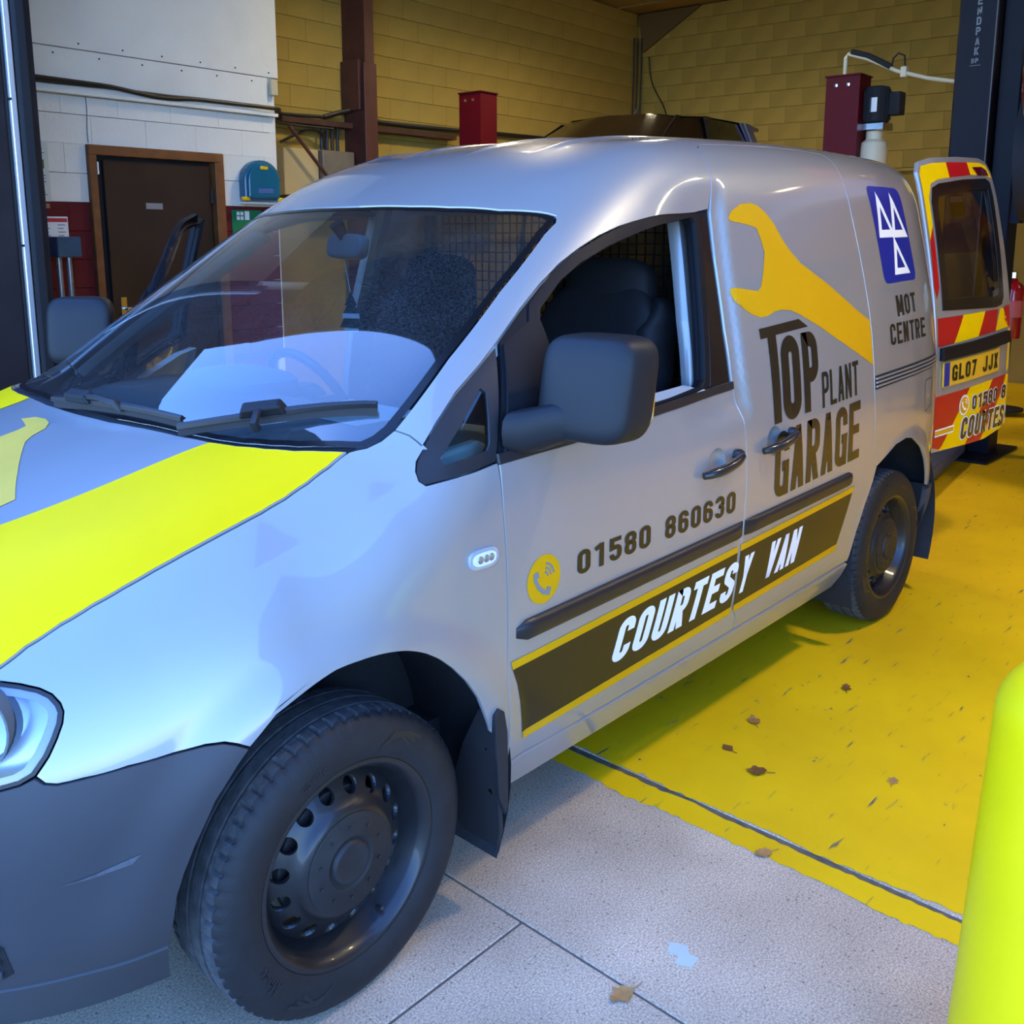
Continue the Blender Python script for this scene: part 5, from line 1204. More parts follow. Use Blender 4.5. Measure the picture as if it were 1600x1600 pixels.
# livery round the window
tpan('chevron',[[(-.02,1.50),(-.02,1.78),(.005,1.815),(.10,1.832),(.235,1.842),(.235,1.775),(.12,1.762),(.055,1.742),(.020,1.68),(.016,1.56)]],Y_,rear_door,e)
tpan('chevron',[[(.235,1.842),(.45,1.852),(.455,1.795),(.235,1.775)]],R_,rear_door,e)
tpan('chevron',[[(.45,1.852),(.60,1.856),(.665,1.846),(.695,1.81),(.70,1.79),(.62,1.797),(.455,1.795)]],Y_,rear_door,e)
tpan('brake_lamp',[[(.495,1.832),(.60,1.838),(.645,1.825),(.66,1.80),(.53,1.797)]],mat('brake_lamp_red',(.10,.004,.012),rough=.1,coat=1),rear_door,.006,.03,.006)
tpan('chevron',[[(-.02,1.50),(.016,1.56),(.012,1.30),(-.015,1.25),(-.03,1.30)]],R_,rear_door,e)
# panel under the window
def strip(a,b): return [(a[0],1.045+.033*a[0]/.5),(a[1],1.045+.033*a[1]/.5),(b[1],1.168+.012*b[1]/.5),(b[0],1.168+.012*b[0]/.5)]
tpan('chevron',[strip((-.02,.115),(-.02,.205))],R_,rear_door,e); tpan('chevron',[strip((.115,.345),(.205,.425))],Y_,rear_door,e)
tpan('chevron',[strip((.345,.535),(.425,.575))],R_,rear_door,e); tpan('chevron',[strip((.535,.70),(.60,.64))],Y_,rear_door,e)
tpan('chevron',[[(.65,1.13),(.70,1.09),(.725,1.09),(.725,1.195),(.65,1.19)]],R_,rear_door,e)
tpan('chevron',[[(.695,.87),(.722,.89),(.722,1.08),(.700,1.085)]],Y_,rear_door,e)
mb=[(-.005,.985),(.30,1.000),(.60,1.016),(.675,1.022),(.675,1.075),(.60,1.072),(.30,1.054),(-.005,1.040)]
tpan('handle_bar',[mb],M['frame_black'],rear_door,.022,.03,.022)
tpan('plate_recess',[[(-.005,.838),(.60,.868),(.68,.878),(.675,1.018),(.30,.998),(-.005,.983)]],M['silver'],rear_door,.0015)
plz=lambda u:.866+.048*u
pl_=tpan('number_plate',[[(.018,plz(.018)),(.568,plz(.568)),(.565,plz(.565)+.109),(.015,plz(.015)+.109)]],mat('plate_yellow',(.72,.42,.02),rough=.3),rear_door,.012,.05,.008)
tpan('plate_band',[[(.020,plz(.02)+.003),(.065,plz(.065)+.003),(.062,plz(.06)+.106),(.018,plz(.018)+.106)]],M['blue_film'],pl_,.0135)
def ttext(name,txt,u0,u1,zb,h,m,parent,t=.2,gap=.12,wr=.45,space=.4,off=.0035,slope=.048,slant=0.,bold=0.,widths=None,umax=None):
    V,F,W=text_mesh(txt,wr,t,gap,space,widths,bold=bold)
    u=u0+(u1-u0)*V[:,0]/W+slant*h*V[:,1]; z=zb+slope*(u-u0)+V[:,1]*h
    if umax is not None: u=np.minimum(u,umax)
    p,n=tgm(off)(u,z); F2=[f if np.dot(np.cross(p[f[1]]-p[f[0]],p[f[2]]-p[f[0]]),n[f[0]])>0 else f[::-1] for f in F]
    return mesh(name,p,F2,m,parent,normals=n)
ttext('plate_characters','GL07',.085,.310,plz(.085)+.018,.072,M['black_film'],pl_,t=.19,gap=.16,wr=.52,off=.0145)
ttext('plate_characters','JJX',.378,.545,plz(.378)+.018,.072,M['black_film'],pl_,t=.19,gap=.16,wr=.52,space=.45,off=.0145)
# lower livery
def low(pts,m): tpan('chevron',[pts],m,rear_door,e)
lz=lambda u:.826+.055*u
low([(-.02,.60),(.035,.585),(.06,.60),(.285,lz(.28)),(-.02,lz(0))],R_)
low([(.035,.582),(.275,.577),(.53,lz(.53)),(.285,lz(.285)),(.06,.60)],Y_)
low([(.275,.577),(.435,.575),(.66,.79),(.70,lz(.7)),(.53,lz(.53))],R_)
low([(.435,.576),(.48,.577),(.685,.602),(.718,.66),(.728,.76),(.728,.86),(.70,lz(.70)),(.66,.79)],Y_)
for bold,m,o_ in ((.10,M['white_film'],.0028),(0,M['black_film'],.0042)):
    ttext('phone_number','01580',.312,.592,.732,.068,m,rear_door,t=.21,gap=.14,wr=.52,off=o_,bold=bold,slope=.04); ttext('phone_number','8',.648,.703,.745,.068,m,rear_door,t=.21,gap=.14,wr=.52,off=o_,bold=bold,slope=.04)
    ttext('lettering','COURTESY',.215,.765,.606,.100,m,rear_door,t=.20,gap=.11,wr=.46,off=o_,bold=bold,slope=.02,slant=.12,umax=.728)
a_=np.linspace(0,2*math.pi,28,endpoint=False)
tpan('roundel_rim',[np.stack([.235+.047*np.cos(a_),.765+.047*np.sin(a_)],-1)],M['white_film'],rear_door,.0028)
rd=tpan('phone_roundel',[np.stack([.235+.039*np.cos(a_),.765+.039*np.sin(a_)],-1)],M['orange'],rear_door,.0038)
tpan('amber_line',[[(-.01,.645),(.15,.652),(.155,.685),(-.01,.678)]],M['white_film'],rear_door,.0028); tpan('amber_line',[[(-.01,.652),(.145,.659),(.148,.678),(-.01,.671)]],M['orange'],rear_door,.0038)
def tstrip(name,pts,t,m,parent,off):
    v,f=stroke_quads(pts,t,.01); v=np.array(v); p,n=tgm(off)(v[:,0],v[:,1]); F2=[q if np.dot(np.cross(p[q[1]]-p[q[0]],p[q[2]]-p[q[0]]),n[q[0]])>0 else q[::-1] for q in f]
    mesh(name,p,F2,m,parent,normals=n)
tstrip('handset',[(.212,.782),(.216,.764),(.232,.748),(.252,.744)],.010,M['white_film'],rear_door,.005)
tstrip('signal_arc',arc(.235,.765,.016,.016,10,80,6),.005,M['white_film'],rear_door,.005); tstrip('signal_arc',arc(.235,.765,.026,.026,10,80,6),.005,M['white_film'],rear_door,.005)
# sticker inside the glass
tpan('window_sticker',[[(.19,1.60),(.33,1.605),(.33,1.70),(.19,1.695)]],mat('sticker_grey',(.16,.17,.17),rough=.6),rear_door,-.002)
tpan('window_sticker',[[(.20,1.665),(.32,1.67),(.32,1.695),(.20,1.69)]],M['white_film'],rear_door,-.0005)
# the other rear leaf, shut
mb=MB(); 
rl_=[(3.40,.02,.50),(3.40,.70,.50),(3.38,.72,1.1),(3.33,.66,1.72),(3.33,.02,1.78)]
mb.prism([(x,y,z) for x,y,z in rl_],(0,0,0),(-.03,0,0)); 
V=[(3.41-.055*max(0,(z-1.0)/.78)**2,y,z) for y,z in ((.02,.50),(.70,.50),(.725,1.12),(.02,1.12))]
mb=MB(); mb.prism(V,(0,0,0),(-.035,0,0)); rleaf=mb.build('rear_door',M['silver'],van,bev=.01)
for (y0,y1) in ((.02,.10),(.62,.70)):
    mb=MB(); mb.prism([(3.405,y0,1.12),(3.405,y1+(.02 if y0>.5 else 0),1.12),(3.35,y1-(.03 if y0>.5 else 0),1.76),(3.35,y0-(.03 if y0>.5 else 0),1.76)],(0,0,0),(-.035,0,0)); mb.build('window_post',M['silver'],rleaf)
mb=MB(); mb.prism([(3.40,.10,1.12),(3.40,.62,1.12),(3.35,.59,1.76),(3.35,.10,1.76)],(0,0,0),(-.004,0,0)); mb.build('window_glass',M['glass_side'],rleaf)
# rear frame
for s in (-1,1):
    mb=MB(); yy=[float(side(np.array(3.34),np.array(z_)))-.015 for z_ in (.52,1.1,1.45,1.66)]; mb.prism([(3.34,s*(yy[0]-.10),.52),(3.34,s*yy[0],.52),(3.34,s*yy[1],1.1),(3.34,s*yy[2],1.45),(3.34,s*(yy[3]-.03),1.66),(3.34,s*(yy[3]-.12),1.66),(3.34,s*(yy[1]-.10),1.1)],(0,0,0),(-.04,0,0)); mb.build('rear_pillar',M['inner_grey'],van)
mb=MB(); mb.box((3.30,0,1.75),(.05,1.00,.06)); mb.build('rear_header',M['inner_grey'],van)
# ---------------------------------------------------------------- cab and load bay
mb=MB(); mb.box((2.4,0,.50),(2.1,1.38,.03)); mb.build('load_floor',M['inner_grey'],van)
mb=MB(); mb.box((.95,0,.42),(1.05,1.40,.03)); mb.build('cab_floor',M['matt_black'],van)
head=np.array([[.83,.80],[3.25,.80],[3.25,math.pi-.80],[.83,math.pi-.80]])
panel('headlining',[head],mp(-1,-.035),mat('headlining_cloth',(.10,.11,.11),rough=.9),van,step=.05,flange=0)
for s in (-1,1):
    tr_=to_pol(cat(A('ws_edge')[:-2],xz([(.90,1.545),(.80,1.475),(.70,1.405),(.56,1.315),(.40,1.21),(.30,1.13)])))
    panel('pillar_trim',[tr_],mp(s,-.028),M['inner_light'],van,step=.03,flange=.03)
    # lock pillar behind the front door
    bp_=to_pol(xz([(1.42,.45),(1.45,.9),(1.41,1.1),(1.395,1.3),(1.40,1.5),(1.43,1.66),(1.35,1.64),(1.335,1.5),(1.31,1.3),(1.30,1.1),(1.30,.45)]))
    panel('lock_pillar',[bp_],mp(s,-.065),M['silver'],van,step=.03,flange=.04)
    # inner rails of the load bay
    ib=to_pol(xz([(1.46,.52),(2.2,.52),(2.2,1.02),(1.46,1.02)])); panel('bay_lining',[ib],mp(s,-.05),M['inner_grey'],van,step=.06,flange=0)
    dc=to_pol(xz([(.44,.42),(1.30,.42),(1.30,1.07),(.44,1.06)]))
    if s<0: 
        panel('door_card',[dc],mp(s,-.075),M['inner_grey'],door_n,step=.04,flange=.03)
        mb=MB(); mb.prism([(.60,-.862,1.078),(1.25,-.862,1.106),(1.25,-.785,1.112),(.60,-.785,1.084)],(0,0,-.02),(0,0,0)); mb.build('door_sill_top',M['inner_light'],door_n,bev=.006)
    else: panel('door_card',[dc],mp(s,-.075,xff),M['inner_light'],door_f,step=.04,flange=.03)
# dashboard
prof=[(.06,1.03),(.20,1.068),(.40,1.078),(.54,1.065),(.605,1.02),(.62,.95),(.60,.88),(.54,.83),(.30,.82),(.06,.86)]
V=[];F=[];ys=[-.74,-.70,-.45,-.15,.15,.45,.70,.74]
for j,y in enumerate(ys):
    k=.94 if abs(y)>.72 else 1.
    V+=[(.30+(x-.30)*k+.10*(abs(y)/.74)**2,y,.85+(z-.85)*k) for x,z in prof]
n=len(prof)
for j in range(len(ys)-1):
    for i in range(n): F.append((j*n+i,j*n+(i+1)%n,(j+1)*n+(i+1)%n,(j+1)*n+i))
F+=[tuple(range(n-1,-1,-1)),tuple((len(ys)-1)*n+i for i in range(n))]
mb=MB(); mb.add(V,F); dash=mb.build('dashboard',M['inner_grey'],van,smooth=True,auto=60)
mb=MB(); V,F=superell((.56,.36,1.075),((.13,0,0),(0,.20,0),(0,0,.05)),24,10,.7); mb.add(V,F); mb.build('instrument_cowl',mat('cowl_grey',(.17,.20,.20),rough=.6),dash,smooth=True)
for y in (-.58,-.12,.10,.62):
    mb=MB(); mb.lathe([(.045,0),(.045,.012),(.036,.014),(.032,.006),(0,.006)],20,Matrix.Translation((.617,y,.97))@Matrix.Rotation(math.pi/2,4,'Y'),close=False); mb.build('air_vent',M['matt_black'],dash,smooth=True)
mb=MB(); mb.box((.47,-.30,1.078),(.22,.30,.006),b=.002); mb.build('paper',mat('paper_grey',(.42,.46,.46),rough=.8),dash)
mb=MB(); mb.prism([(.26,-.755,1.05),(.46,-.765,1.07),(.60,-.765,1.0),(.60,-.765,.84),(.26,-.755,.84)],(0,0,0),(0,.04,0)); de=mb.build('dash_end',M['inner_light'],dash,bev=.01)
mb=MB(); mb.box((.44,-.768,.985),(.16,.006,.016)); mb.build('vent_slot',M['matt_black'],dash)
# steering wheel
mb=MB(); ax=Vector((.80,0,.42)).normalized(); Q=Matrix.Translation((.82,.36,.99))@ax.to_track_quat('Z','Y').to_matrix().to_4x4()
mb.tube([Q@Vector((.185*math.cos(t),.185*math.sin(t),0)) for t in np.linspace(0,2*math.pi,36,endpoint=False)],.016,10,closed=True)
sw=mb.build('steering_wheel',M['trim'],van,smooth=True)
for t in (0.2,math.pi-.2,-math.pi/2):
    mb=MB(); mb.tube([Q@Vector((.04*math.cos(t),.04*math.sin(t),-.02)),Q@Vector((.18*math.cos(t),.18*math.sin(t),0))],[.022,.014],8); mb.build('spoke',M['trim'],sw,smooth=True)
mb=MB(); V,F=superell((0,0,0),((.075,0,0),(0,.065,0),(0,0,.03)),18,8,.6); mb.add([Q@v for v in V],F); mb.build('wheel_boss',M['trim'],sw,smooth=True)
mb=MB(); mb.tube([Q@Vector((0,0,-.02)),Q@Vector((0,0,-.30))],.035,12); mb.build('column',M['inner_grey'],sw,smooth=True)
# seats
def seat(y,mt):
    r=bpy.data.objects.new('seat',None); COL.objects.link(r); r.parent=van
    mb=MB(); V,F=superell((1.06,y,.66),((.27,0,0),(0,.25,0),(0,0,.10)),26,12,.55); mb.add(V,F); mb.build('cushion',mt,r,smooth=True)
    mb=MB(); V,F=superell((0,0,0),((.075,0,0),(0,.245,0),(0,0,.36)),28,20,.55)
    V=[Vector((p.x-.035*abs(p.y/.245)**2,p.y*(1-.16*max(0,p.z/.36)**2),p.z)) for p in V]
    T=Matrix.Translation((1.34,y,1.03))@Matrix.Rotation(math.radians(14),4,'Y'); mb.add([T@v for v in V],F); mb.build('backrest',mt,r,smooth=True)
    mb=MB(); V,F=superell((0,0,0),((.060,0,0),(0,.165,0),(0,0,.12)),22,12,.6); T=Matrix.Translation((1.415,y,1.335))@Matrix.Rotation(math.radians(8),4,'Y'); mb.add([T@v for v in V],F); mb.build('headrest',mt,r,smooth=True)
    return r
seat(-.40,M['seat']); seat(.38,M['seat'])
# jacket-like fold of the cover over the near seat's shoulder
mb=MB(); V,F=superell((1.36,-.60,1.10),((.09,0,0),(.02,.05,0),(.05,0,.24)),18,12,.7); mb.add([(p.x+.01*math.sin(p.z*40),p.y+.012*math.sin(p.z*31+p.x*20),p.z) for p in V],F); mb.build('seat_cover_fold',M['seat'],van,smooth=True)
# steel mesh bulkhead
bh=bpy.data.objects.new('bulkhead',None); COL.objects.link(bh); bh.parent=van
mb=MB()
for y in np.arange(-.72,.721,.036): mb.box((1.66,y,1.34 if abs(y)<.66 else 1.29),(.004,.004,.74 if abs(y)<.66 else .64))
for z in np.arange(.99,1.74,.036): mb.box((1.663,0,z),(.004,1.42-.75*max(0,z-1.30),.004))
g=mb.build('wire_grid',M['matt_black'],bh); g['kind']='stuff'
for y in (-.73,.0,.73):
    mb=MB(); mb.box((1.655,y*.93,1.32),(.025,.03,.70)); mb.build('grid_post',M['trim'],bh)
mb=MB(); mb.box((1.66,0,.76),(.02,1.62,.44)); mb.build('steel_panel',M['inner_grey'],bh,bev=.004)
# interior mirror and hanging freshener
mp_=on_glass(.60,-.02,-.02)[0]
mb=MB(); V,F=superell((0,0,0),((.022,0,0),(0,.155,0),(0,0,.036)),28,12,.5); T=Matrix.Translation((.70,.00,1.49))@Matrix.Rotation(math.radians(-20),4,'Z')@Matrix.Rotation(math.radians(8),4,'Y'); mb.add([T@v for v in V],F); rm=mb.build('rear_view_mirror',mat('mirror_shell_grey',(.22,.26,.27),rough=.5),van,smooth=True)
mb=MB(); mb.tube([(.70,.0,1.50),(.665,.0,1.555)],[.012,.022],10); mb.build('mirror_stem',M['trim'],rm,smooth=True)
fr_m=mat('freshener_card',(.006,.03,.03),rough=.6)
tree=[(-.008,0),(-.008,.012),(-.036,.012),(-.018,.045),(-.028,.045),(-.012,.075),(-.019,.075),(0,.112),(.019,.075),(.012,.075),(.028,.045),(.018,.045),(.036,.012),(.008,.012),(.008,0)]
FX,FY,FZ=.672,-.045,1.252
def fq(a,b): return (FX+a*.45,FY-a*.89,FZ+b)
mb=MB(); mb.prism([fq(a,b) for a,b in tree],(0,0,0),(.0022,.0011,0)); fresh=mb.build('air_freshener',fr_m,van)
for b0,b1,w in ((.038,.052,.026),(.0,.010,.022)):
    mb=MB(); mb.prism([fq(-w,b0),fq(w,b0),fq(w,b1),fq(-w,b1)],(-.0012,-.0007,0),(-.0005,-.0003,0)); mb.build('freshener_label',M['white_film'],fresh)
mb=MB(); mb.tube([fq(0,.112),(.69,.0,1.45)],.0012,6); mb.build('string',M['white_film'],fresh)
# sun visors
for y in (-.33,.33):
    mb=MB(); mb.box((.86,y,1.585),(.17,.34,.014),b=.005); o=mb.build('sun_visor',M['inner_grey'],van); 
# ---------------------------------------------------------------- things on the door wall
H={}
H['wood']=mat('stained_pine',(.20,.075,.022),rough=.5,vary=.35,vscale=14,bump=.1)
H['leaf']=mat('dark_brown_door',(.030,.017,.012),rough=.4,vary=.4,vscale=3)
H['paper']=mat('paper_white',(.72,.74,.76),rough=.7); H['paperred']=mat('print_red',(.45,.03,.04),rough=.7); H['ink']=mat('print_ink',(.12,.13,.15),rough=.7)
H['green']=mat('sign_green',(.0,.16,.06),rough=.5); H['teal']=mat('teal_plastic',(.0,.10,.19),rough=.3,coat=.4); H['yel']=mat('yellow_plastic',(.70,.42,.0),rough=.4)
H['cable']=mat('cable_black',(.010,.010,.011),rough=.5); H['pipe']=mat('galvanised_pipe',(.42,.44,.46),rough=.35,metal=.8,vary=.3,vscale=25)
H['boxblue']=mat('blue_grey_box',(.030,.085,.16),rough=.45,vary=.2); H['rust']=mat('brown_steel',(.075,.022,.018),rough=.55,vary=.4,vscale=7)
H['redpost']=mat('lift_red',(.085,.001,.006),rough=.5,spec=.2,vary=.15); H['navy']=mat('lift_navy',(.004,.005,.014),rough=.55,spec=.3,vary=.2,vscale=5)
H['greybox']=mat('grey_enclosure',(.16,.14,.11),rough=.5,vary=.2); H['card']=mat('cardboard',(.36,.20,.06),rough=.85,vary=.2); H['oldwood']=mat('shelf_timber',(.22,.12,.045),rough=.8,vary=.4,vscale=9)
def wbox(mb,x0,x1,z0,z1,y0,y1,b=.0): return mb.box(((x0+x1)/2,(y0+y1)/2,(z0+z1)/2),(x1-x0,y1-y0,z1-z0),b=b)
# door
d1=bpy.data.objects.new('door_1',None); COL.objects.link(d1); S(d1)
for (a,b,c,d_) in ((.932,.985,0,2.045),(1.89,1.965,0,2.045)):
    mb=MB(); wbox(mb,a,b,c,d_,-.035,.10,.004); bbuild(mb,'door_frame',H['wood'],d1)
mb=MB(); wbox(mb,.932,1.965,2.045,2.11,-.035,.10,.004); bbuild(mb,'door_frame',H['wood'],d1)
mb=MB(); wbox(mb,.985,1.89,0,2.045,.040,.049); bbuild(mb,'lobby_shade',M['matt_black'],d1)  # black sheet stands in for the unlit space behind the leaf
mb=MB(); wbox(mb,1.045,1.862,.01,2.02,-.004,.036,.003); leaf=bbuild(mb,'door_leaf',H['leaf'],d1)
mb=MB(); wbox(mb,1.335,1.462,1.700,1.742,-.008,-.003); bbuild(mb,'door_sign',mat('sign_grey',(.22,.22,.23),rough=.4),leaf)
for z in (1.80,.25,1.0):
    mb=MB(); wbox(mb,1.855,1.885,z-.05,z+.05,-.016,.010,.003); bbuild(mb,'hinge',M['matt_black'],leaf)
mb=MB(); mb.tube([(1.12,-.005,1.02),(1.12,-.05,1.02),(1.23,-.05,1.02)],.011,10); bbuild(mb,'lever_handle',M['chrome'],leaf,smooth=True)
mb=MB(); wbox(mb,1.098,1.142,.92,1.10,-.010,-.003,.002); bbuild(mb,'handle_plate',M['chrome'],leaf)
mb=MB(); wbox(mb,.988,.998,1.92,2.0,-.030,-.02); bbuild(mb,'door_switch',H['paper'],d1)
# first-aid box
fa=empty('first_aid_box',(0,0,0),'teal plastic first aid box with yellow catches on the white wall','first aid box')
def fa_out(k): 
    c=2.265; return [(c-.165*k,1.775+.02*(1-k)),(c+.160*k,1.775+.02*(1-k)),(c+.165*k,1.93)]+[(c+.165*k*math.cos(t),1.93+.150*k*math.sin(t)) for t in np.linspace(.15,math.pi-.15,14)]+[(c-.165*k,1.93)]
mb=MB(); o=fa_out(1); mb.prism([(x,-.006,z) for x,z in o],(0,0,0),(0,-.09,0)); bbuild(mb,'case',H['teal'],fa,bev=.02,seg=3)
mb=MB(); o=[(2.265+(x-2.265)*.86,1.92+(z-1.92)*.86) for x,z in fa_out(1)]; mb.prism([(x,-.085,z) for x,z in o],(0,0,0),(0,-.03,0)); bbuild(mb,'lid',H['teal'],fa,bev=.018,seg=3)
for x,z in ((2.262,2.02),(2.105,1.79),(2.425,1.79)):
    mb=MB(); wbox(mb,x-.035,x+.035,z-.014,z+.014,-.122 if z>1.9 else -.10,-.07,.006); bbuild(mb,'catch',H['yel'],fa)
mb=MB(); wbox(mb,2.20,2.34,1.835,1.868,-.1175,-.113); bbuild(mb,'print',mat('print_blue',(.05,.10,.30),rough=.6),fa)
mb=MB(); wbox(mb,2.10,2.43,1.752,1.772,-.06,-.004,.004); bbuild(mb,'bracket',H['paper'],fa)
# signs and notices
sg_=empty('green_sign',(0,0,0),'green safety sign with white squares below the first aid box','sign')
mb=MB(); wbox(mb,2.032,2.30,1.45,1.708,-.008,-.002); bbuild(mb,'sign_board',H['green'],sg_)
for i in range(2):
    for j in range(2):
        mb=MB(); wbox(mb,2.072+i*.034,2.098+i*.034,1.635+j*.034,1.661+j*.034,-.010,-.0085); bbuild(mb,'pictogram',H['paper'],sg_)
mb=MB(); wbox(mb,2.145,2.185,1.635,1.70,-.010,-.0085); bbuild(mb,'pictogram',H['paper'],sg_)
n1=empty('notice',(0,0,0),'tall pale notice with a green square on the white wall','notice')
mb=MB(); wbox(mb,.585,.675,1.735,2.112,-.006,-.002); bbuild(mb,'sheet',mat('paper_grey_green',(.52,.55,.52),rough=.7),n1)
mb=MB(); wbox(mb,.600,.645,1.94,1.995,-.0075,-.0065); bbuild(mb,'green_square',mat('print_green',(.05,.16,.02),rough=.7),n1)
for k,(z,w) in enumerate(((2.06,.04),(2.035,.05),(1.915,.03),(1.895,.05),(1.875,.045),(1.855,.05),(1.835,.03),(1.79,.04),(1.775,.05))):
    mb=MB(); wbox(mb,.600,.600+w,z,z+.006,-.0075,-.0065); bbuild(mb,'text_line',H['ink'],n1)
n2=empty('notice',(0,0,0),'white notice with a red heading on the oxblood wall','notice')
mb=MB(); wbox(mb,.575,.770,1.428,1.640,-.006,-.002); bbuild(mb,'sheet',H['paper'],n2)
mb=MB(); wbox(mb,.580,.765,1.605,1.630,-.0075,-.0065); bbuild(mb,'heading',H['paperred'],n2)
for i,x in enumerate((.60,.70)):
    for k in range(6):
        mb=MB(); wbox(mb,x,x+(.05 if (k+i)%2 else .038),1.585-k*.023,1.590-k*.023,-.0075,-.0065); bbuild(mb,'text_line',H['ink'],n2)
n3=tag(None or (lambda mb:(wbox(mb,.578,.660,1.692,1.722,-.006,-.001),bbuild(mb,'wall_label',mat('tan_label',(.30,.17,.07),rough=.7)))[1])(MB()),'small tan label between the two notices by the doorway','label')
# control box on pipes
cb=empty('control_post',(0,0,0),'blue grey control box on two steel pipes by the doorway','control box')
mb=MB(); wbox(mb,.545,.700,1.385,1.512,-.30,-.18,.006); bbuild(mb,'control_box',H['boxblue'],cb)
for x in (.575,.640): mb=MB(); mb.tube([(x,-.24,1.39),(x,-.24,0)],.019,12); bbuild(mb,'steel_pipe',H['pipe'],cb,smooth=True)
# cables and trunking
def wcable(name,pts,r,m,lab=None,catg='cable',yo=0.,group=None):
    mb=MB()
    P=[Vector((x,y,z)) for x,z,y in pts]; Q=[]
    for i in range(len(P)-1):
        p0=P[max(i-1,0)];p1=P[i];p2=P[i+1];p3=P[min(i+2,len(P)-1)]
        for k in range(5):
            t=k/5; Q.append(.5*((2*p1)+(p2-p0)*t+(2*p0-5*p1+4*p2-p3)*t*t+(3*p1-p0-3*p2+p3)*t**3))
    Q.append(P[-1]); mb.tube(Q,r,8)
    o=bbuild(mb,name,m,None,smooth=True)
    if lab: tag(o,lab,catg,group)
    return o
wcable('power_cable',[(.30,2.505,-.035),(.591,2.497,-.035),(.85,2.494,-.035),(1.103,2.490,-.035),(1.30,2.472,-.035),(1.45,2.460,-.035),(1.60,2.462,-.035),(1.751,2.474,-.035),(2.1,2.476,-.035),(2.48,2.474,-.04),(2.62,2.50,.30),(2.97,2.535,.60),(3.46,2.55,.60)],.015,H['cable'],'thick upper black cable run across the white board above the door')
wcable('power_cable',[(.30,2.480,-.033),(.591,2.476,-.033),(.85,2.478,-.033),(1.103,2.482,-.033),(1.30,2.478,-.033),(1.45,2.476,-.033),(1.60,2.476,-.033),(1.751,2.480,-.033),(2.1,2.482,-.033),(2.48,2.470,-.038),(2.65,2.45,.28),(2.97,2.44,.48),(3.46,2.44,.48)],.010,H['cable'],'thin lower black cable run across the white board above the door')
wcable('power_cable',[(3.46,2.55,.60),(3.62,2.60,.56),(3.80,2.635,.53),(3.95,2.60,.56),(4.07,2.566,.60),(4.40,2.562,.61),(4.85,2.568,.61),(5.31,2.574,.61),(6.0,2.59,.61),(6.72,2.60,.61),(8.5,2.62,.61)],.022,H['cable'],'black cable sagging along the cream block wall past the red pillar')
wcable('loop_wire',[(2.97,2.30,.60),(3.10,2.37,.55),(3.25,2.43,.55),(3.38,2.40,.55),(3.44,2.26,.57)],.012,H['cable'],'black wire looping into the grey box beside the brown pillar')
wcable('thin_wire',[(.956,2.409,-.004),(.958,2.33,-.004),(.950,2.20,-.004),(.952,2.12,-.004)],.003,H['ink'],'thin grey wire running down to the door frame')
sw_=tag((lambda mb:(wbox(mb,2.410,2.475,2.568,2.688,-.05,-.016,.006),bbuild(mb,'junction_box',mat('old_cream_plastic',(.48,.42,.28),rough=.5)))[1])(MB()),'small cream junction box at the corner of the white boards','junction box')
mb=MB(); wbox(mb,2.95,5.12,2.465,2.515,YB-.12,YB-.02,.004); tag(bbuild(mb,'cable_tray',mat('rusty_tray',(.06,.022,.014),rough=.7,vary=.4)),'brown steel tray under the cables on the cream wall','cable tray')
# brown steel stanchion
pil=empty('steel_column',(0,0,0),'brown steel stanchion standing against the cream block wall','column')
mb=MB(); wbox(mb,3.735,3.845,0,4.25,YB-.30,YB-.005); bbuild(mb,'column_web',H['rust'],pil)
mb=MB(); wbox(mb,3.715,3.865,0,3.02,YB-.31,YB-.29,.004); bbuild(mb,'column_flange',H['rust'],pil)
mb=MB(); wbox(mb,3.70,3.735,2.62,3.05,YB-.25,YB-.01,.004); bbuild(mb,'splice_plate',H['rust'],pil)
mb=MB(); wbox(mb,3.335,3.70,1.75,2.255,YB-.17,YB-.006,.008); tag(bbuild(mb,'distribution_box',H['greybox']),'grey metal distribution box left of the brown steel column','electrical box')
mb=MB(); wbox(mb,2.95,3.325,1.86,2.255,YB-.12,YB-.006,.006); tag(bbuild(mb,'meter_board',mat('meter_cream',(.44,.36,.20),rough=.6)),'cream meter board in the recess beside the white wall','meter board')
for k in range(4): wcable('loop_wire',[(3.40+.06*k,2.26,YB-.08),(3.40+.06*k,2.36,YB-.08),(3.42+.06*k,2.47,YB-.07)],.016,H['cable'],'short black conduit, %s from the left of four into the distribution box'%['first','second','third','fourth'][k],group='conduits into the distribution box')
mb=MB(); mb.tube([(2.94,YB-.22,2.42),(3.40,YB-.22,1.96)],.016,8); tag(bbuild(mb,'brace_rod',H['rust']),'brown rod slanting across the cream meter board','rod')
# corner cables by the back wall
for k,(x,l) in enumerate(((8.52,'black'),(8.56,'second'),(8.60,'third'))):
    wcable('corner_cable',[(x,3.95,YB-.03-.03*k),(x,3.5,YB-.03-.03*k),(x-.01,3.0,YB-.03-.03*k),(x,2.5,YB-.03-.03*k)],.010,H['cable'],'dark cable down the wall corner, %s of three from the cream side wall'%['first','second','third'][k],group='cables down the wall corner')
wcable('corner_cable',[(8.60,3.72,.45),(8.61,3.4,.40),(8.61,3.05,.20),(8.61,2.75,.16),(8.61,2.55,.24)],.008,H['cable'],'loose cable bulging away from the wall corner')
mb=MB(); mb.prism([(8.64,.62,4.24),(8.64,-.25,4.24),(8.64,.55,3.78)],(0,0,0),(-.03,0,0)); tag(bbuild(mb,'dark_gusset',mat('dark_brown_board',(.12,.075,.025),rough=.9)),'dark brown triangular board in the top corner of the room','board')  # triangle coloured darker than the cream walls
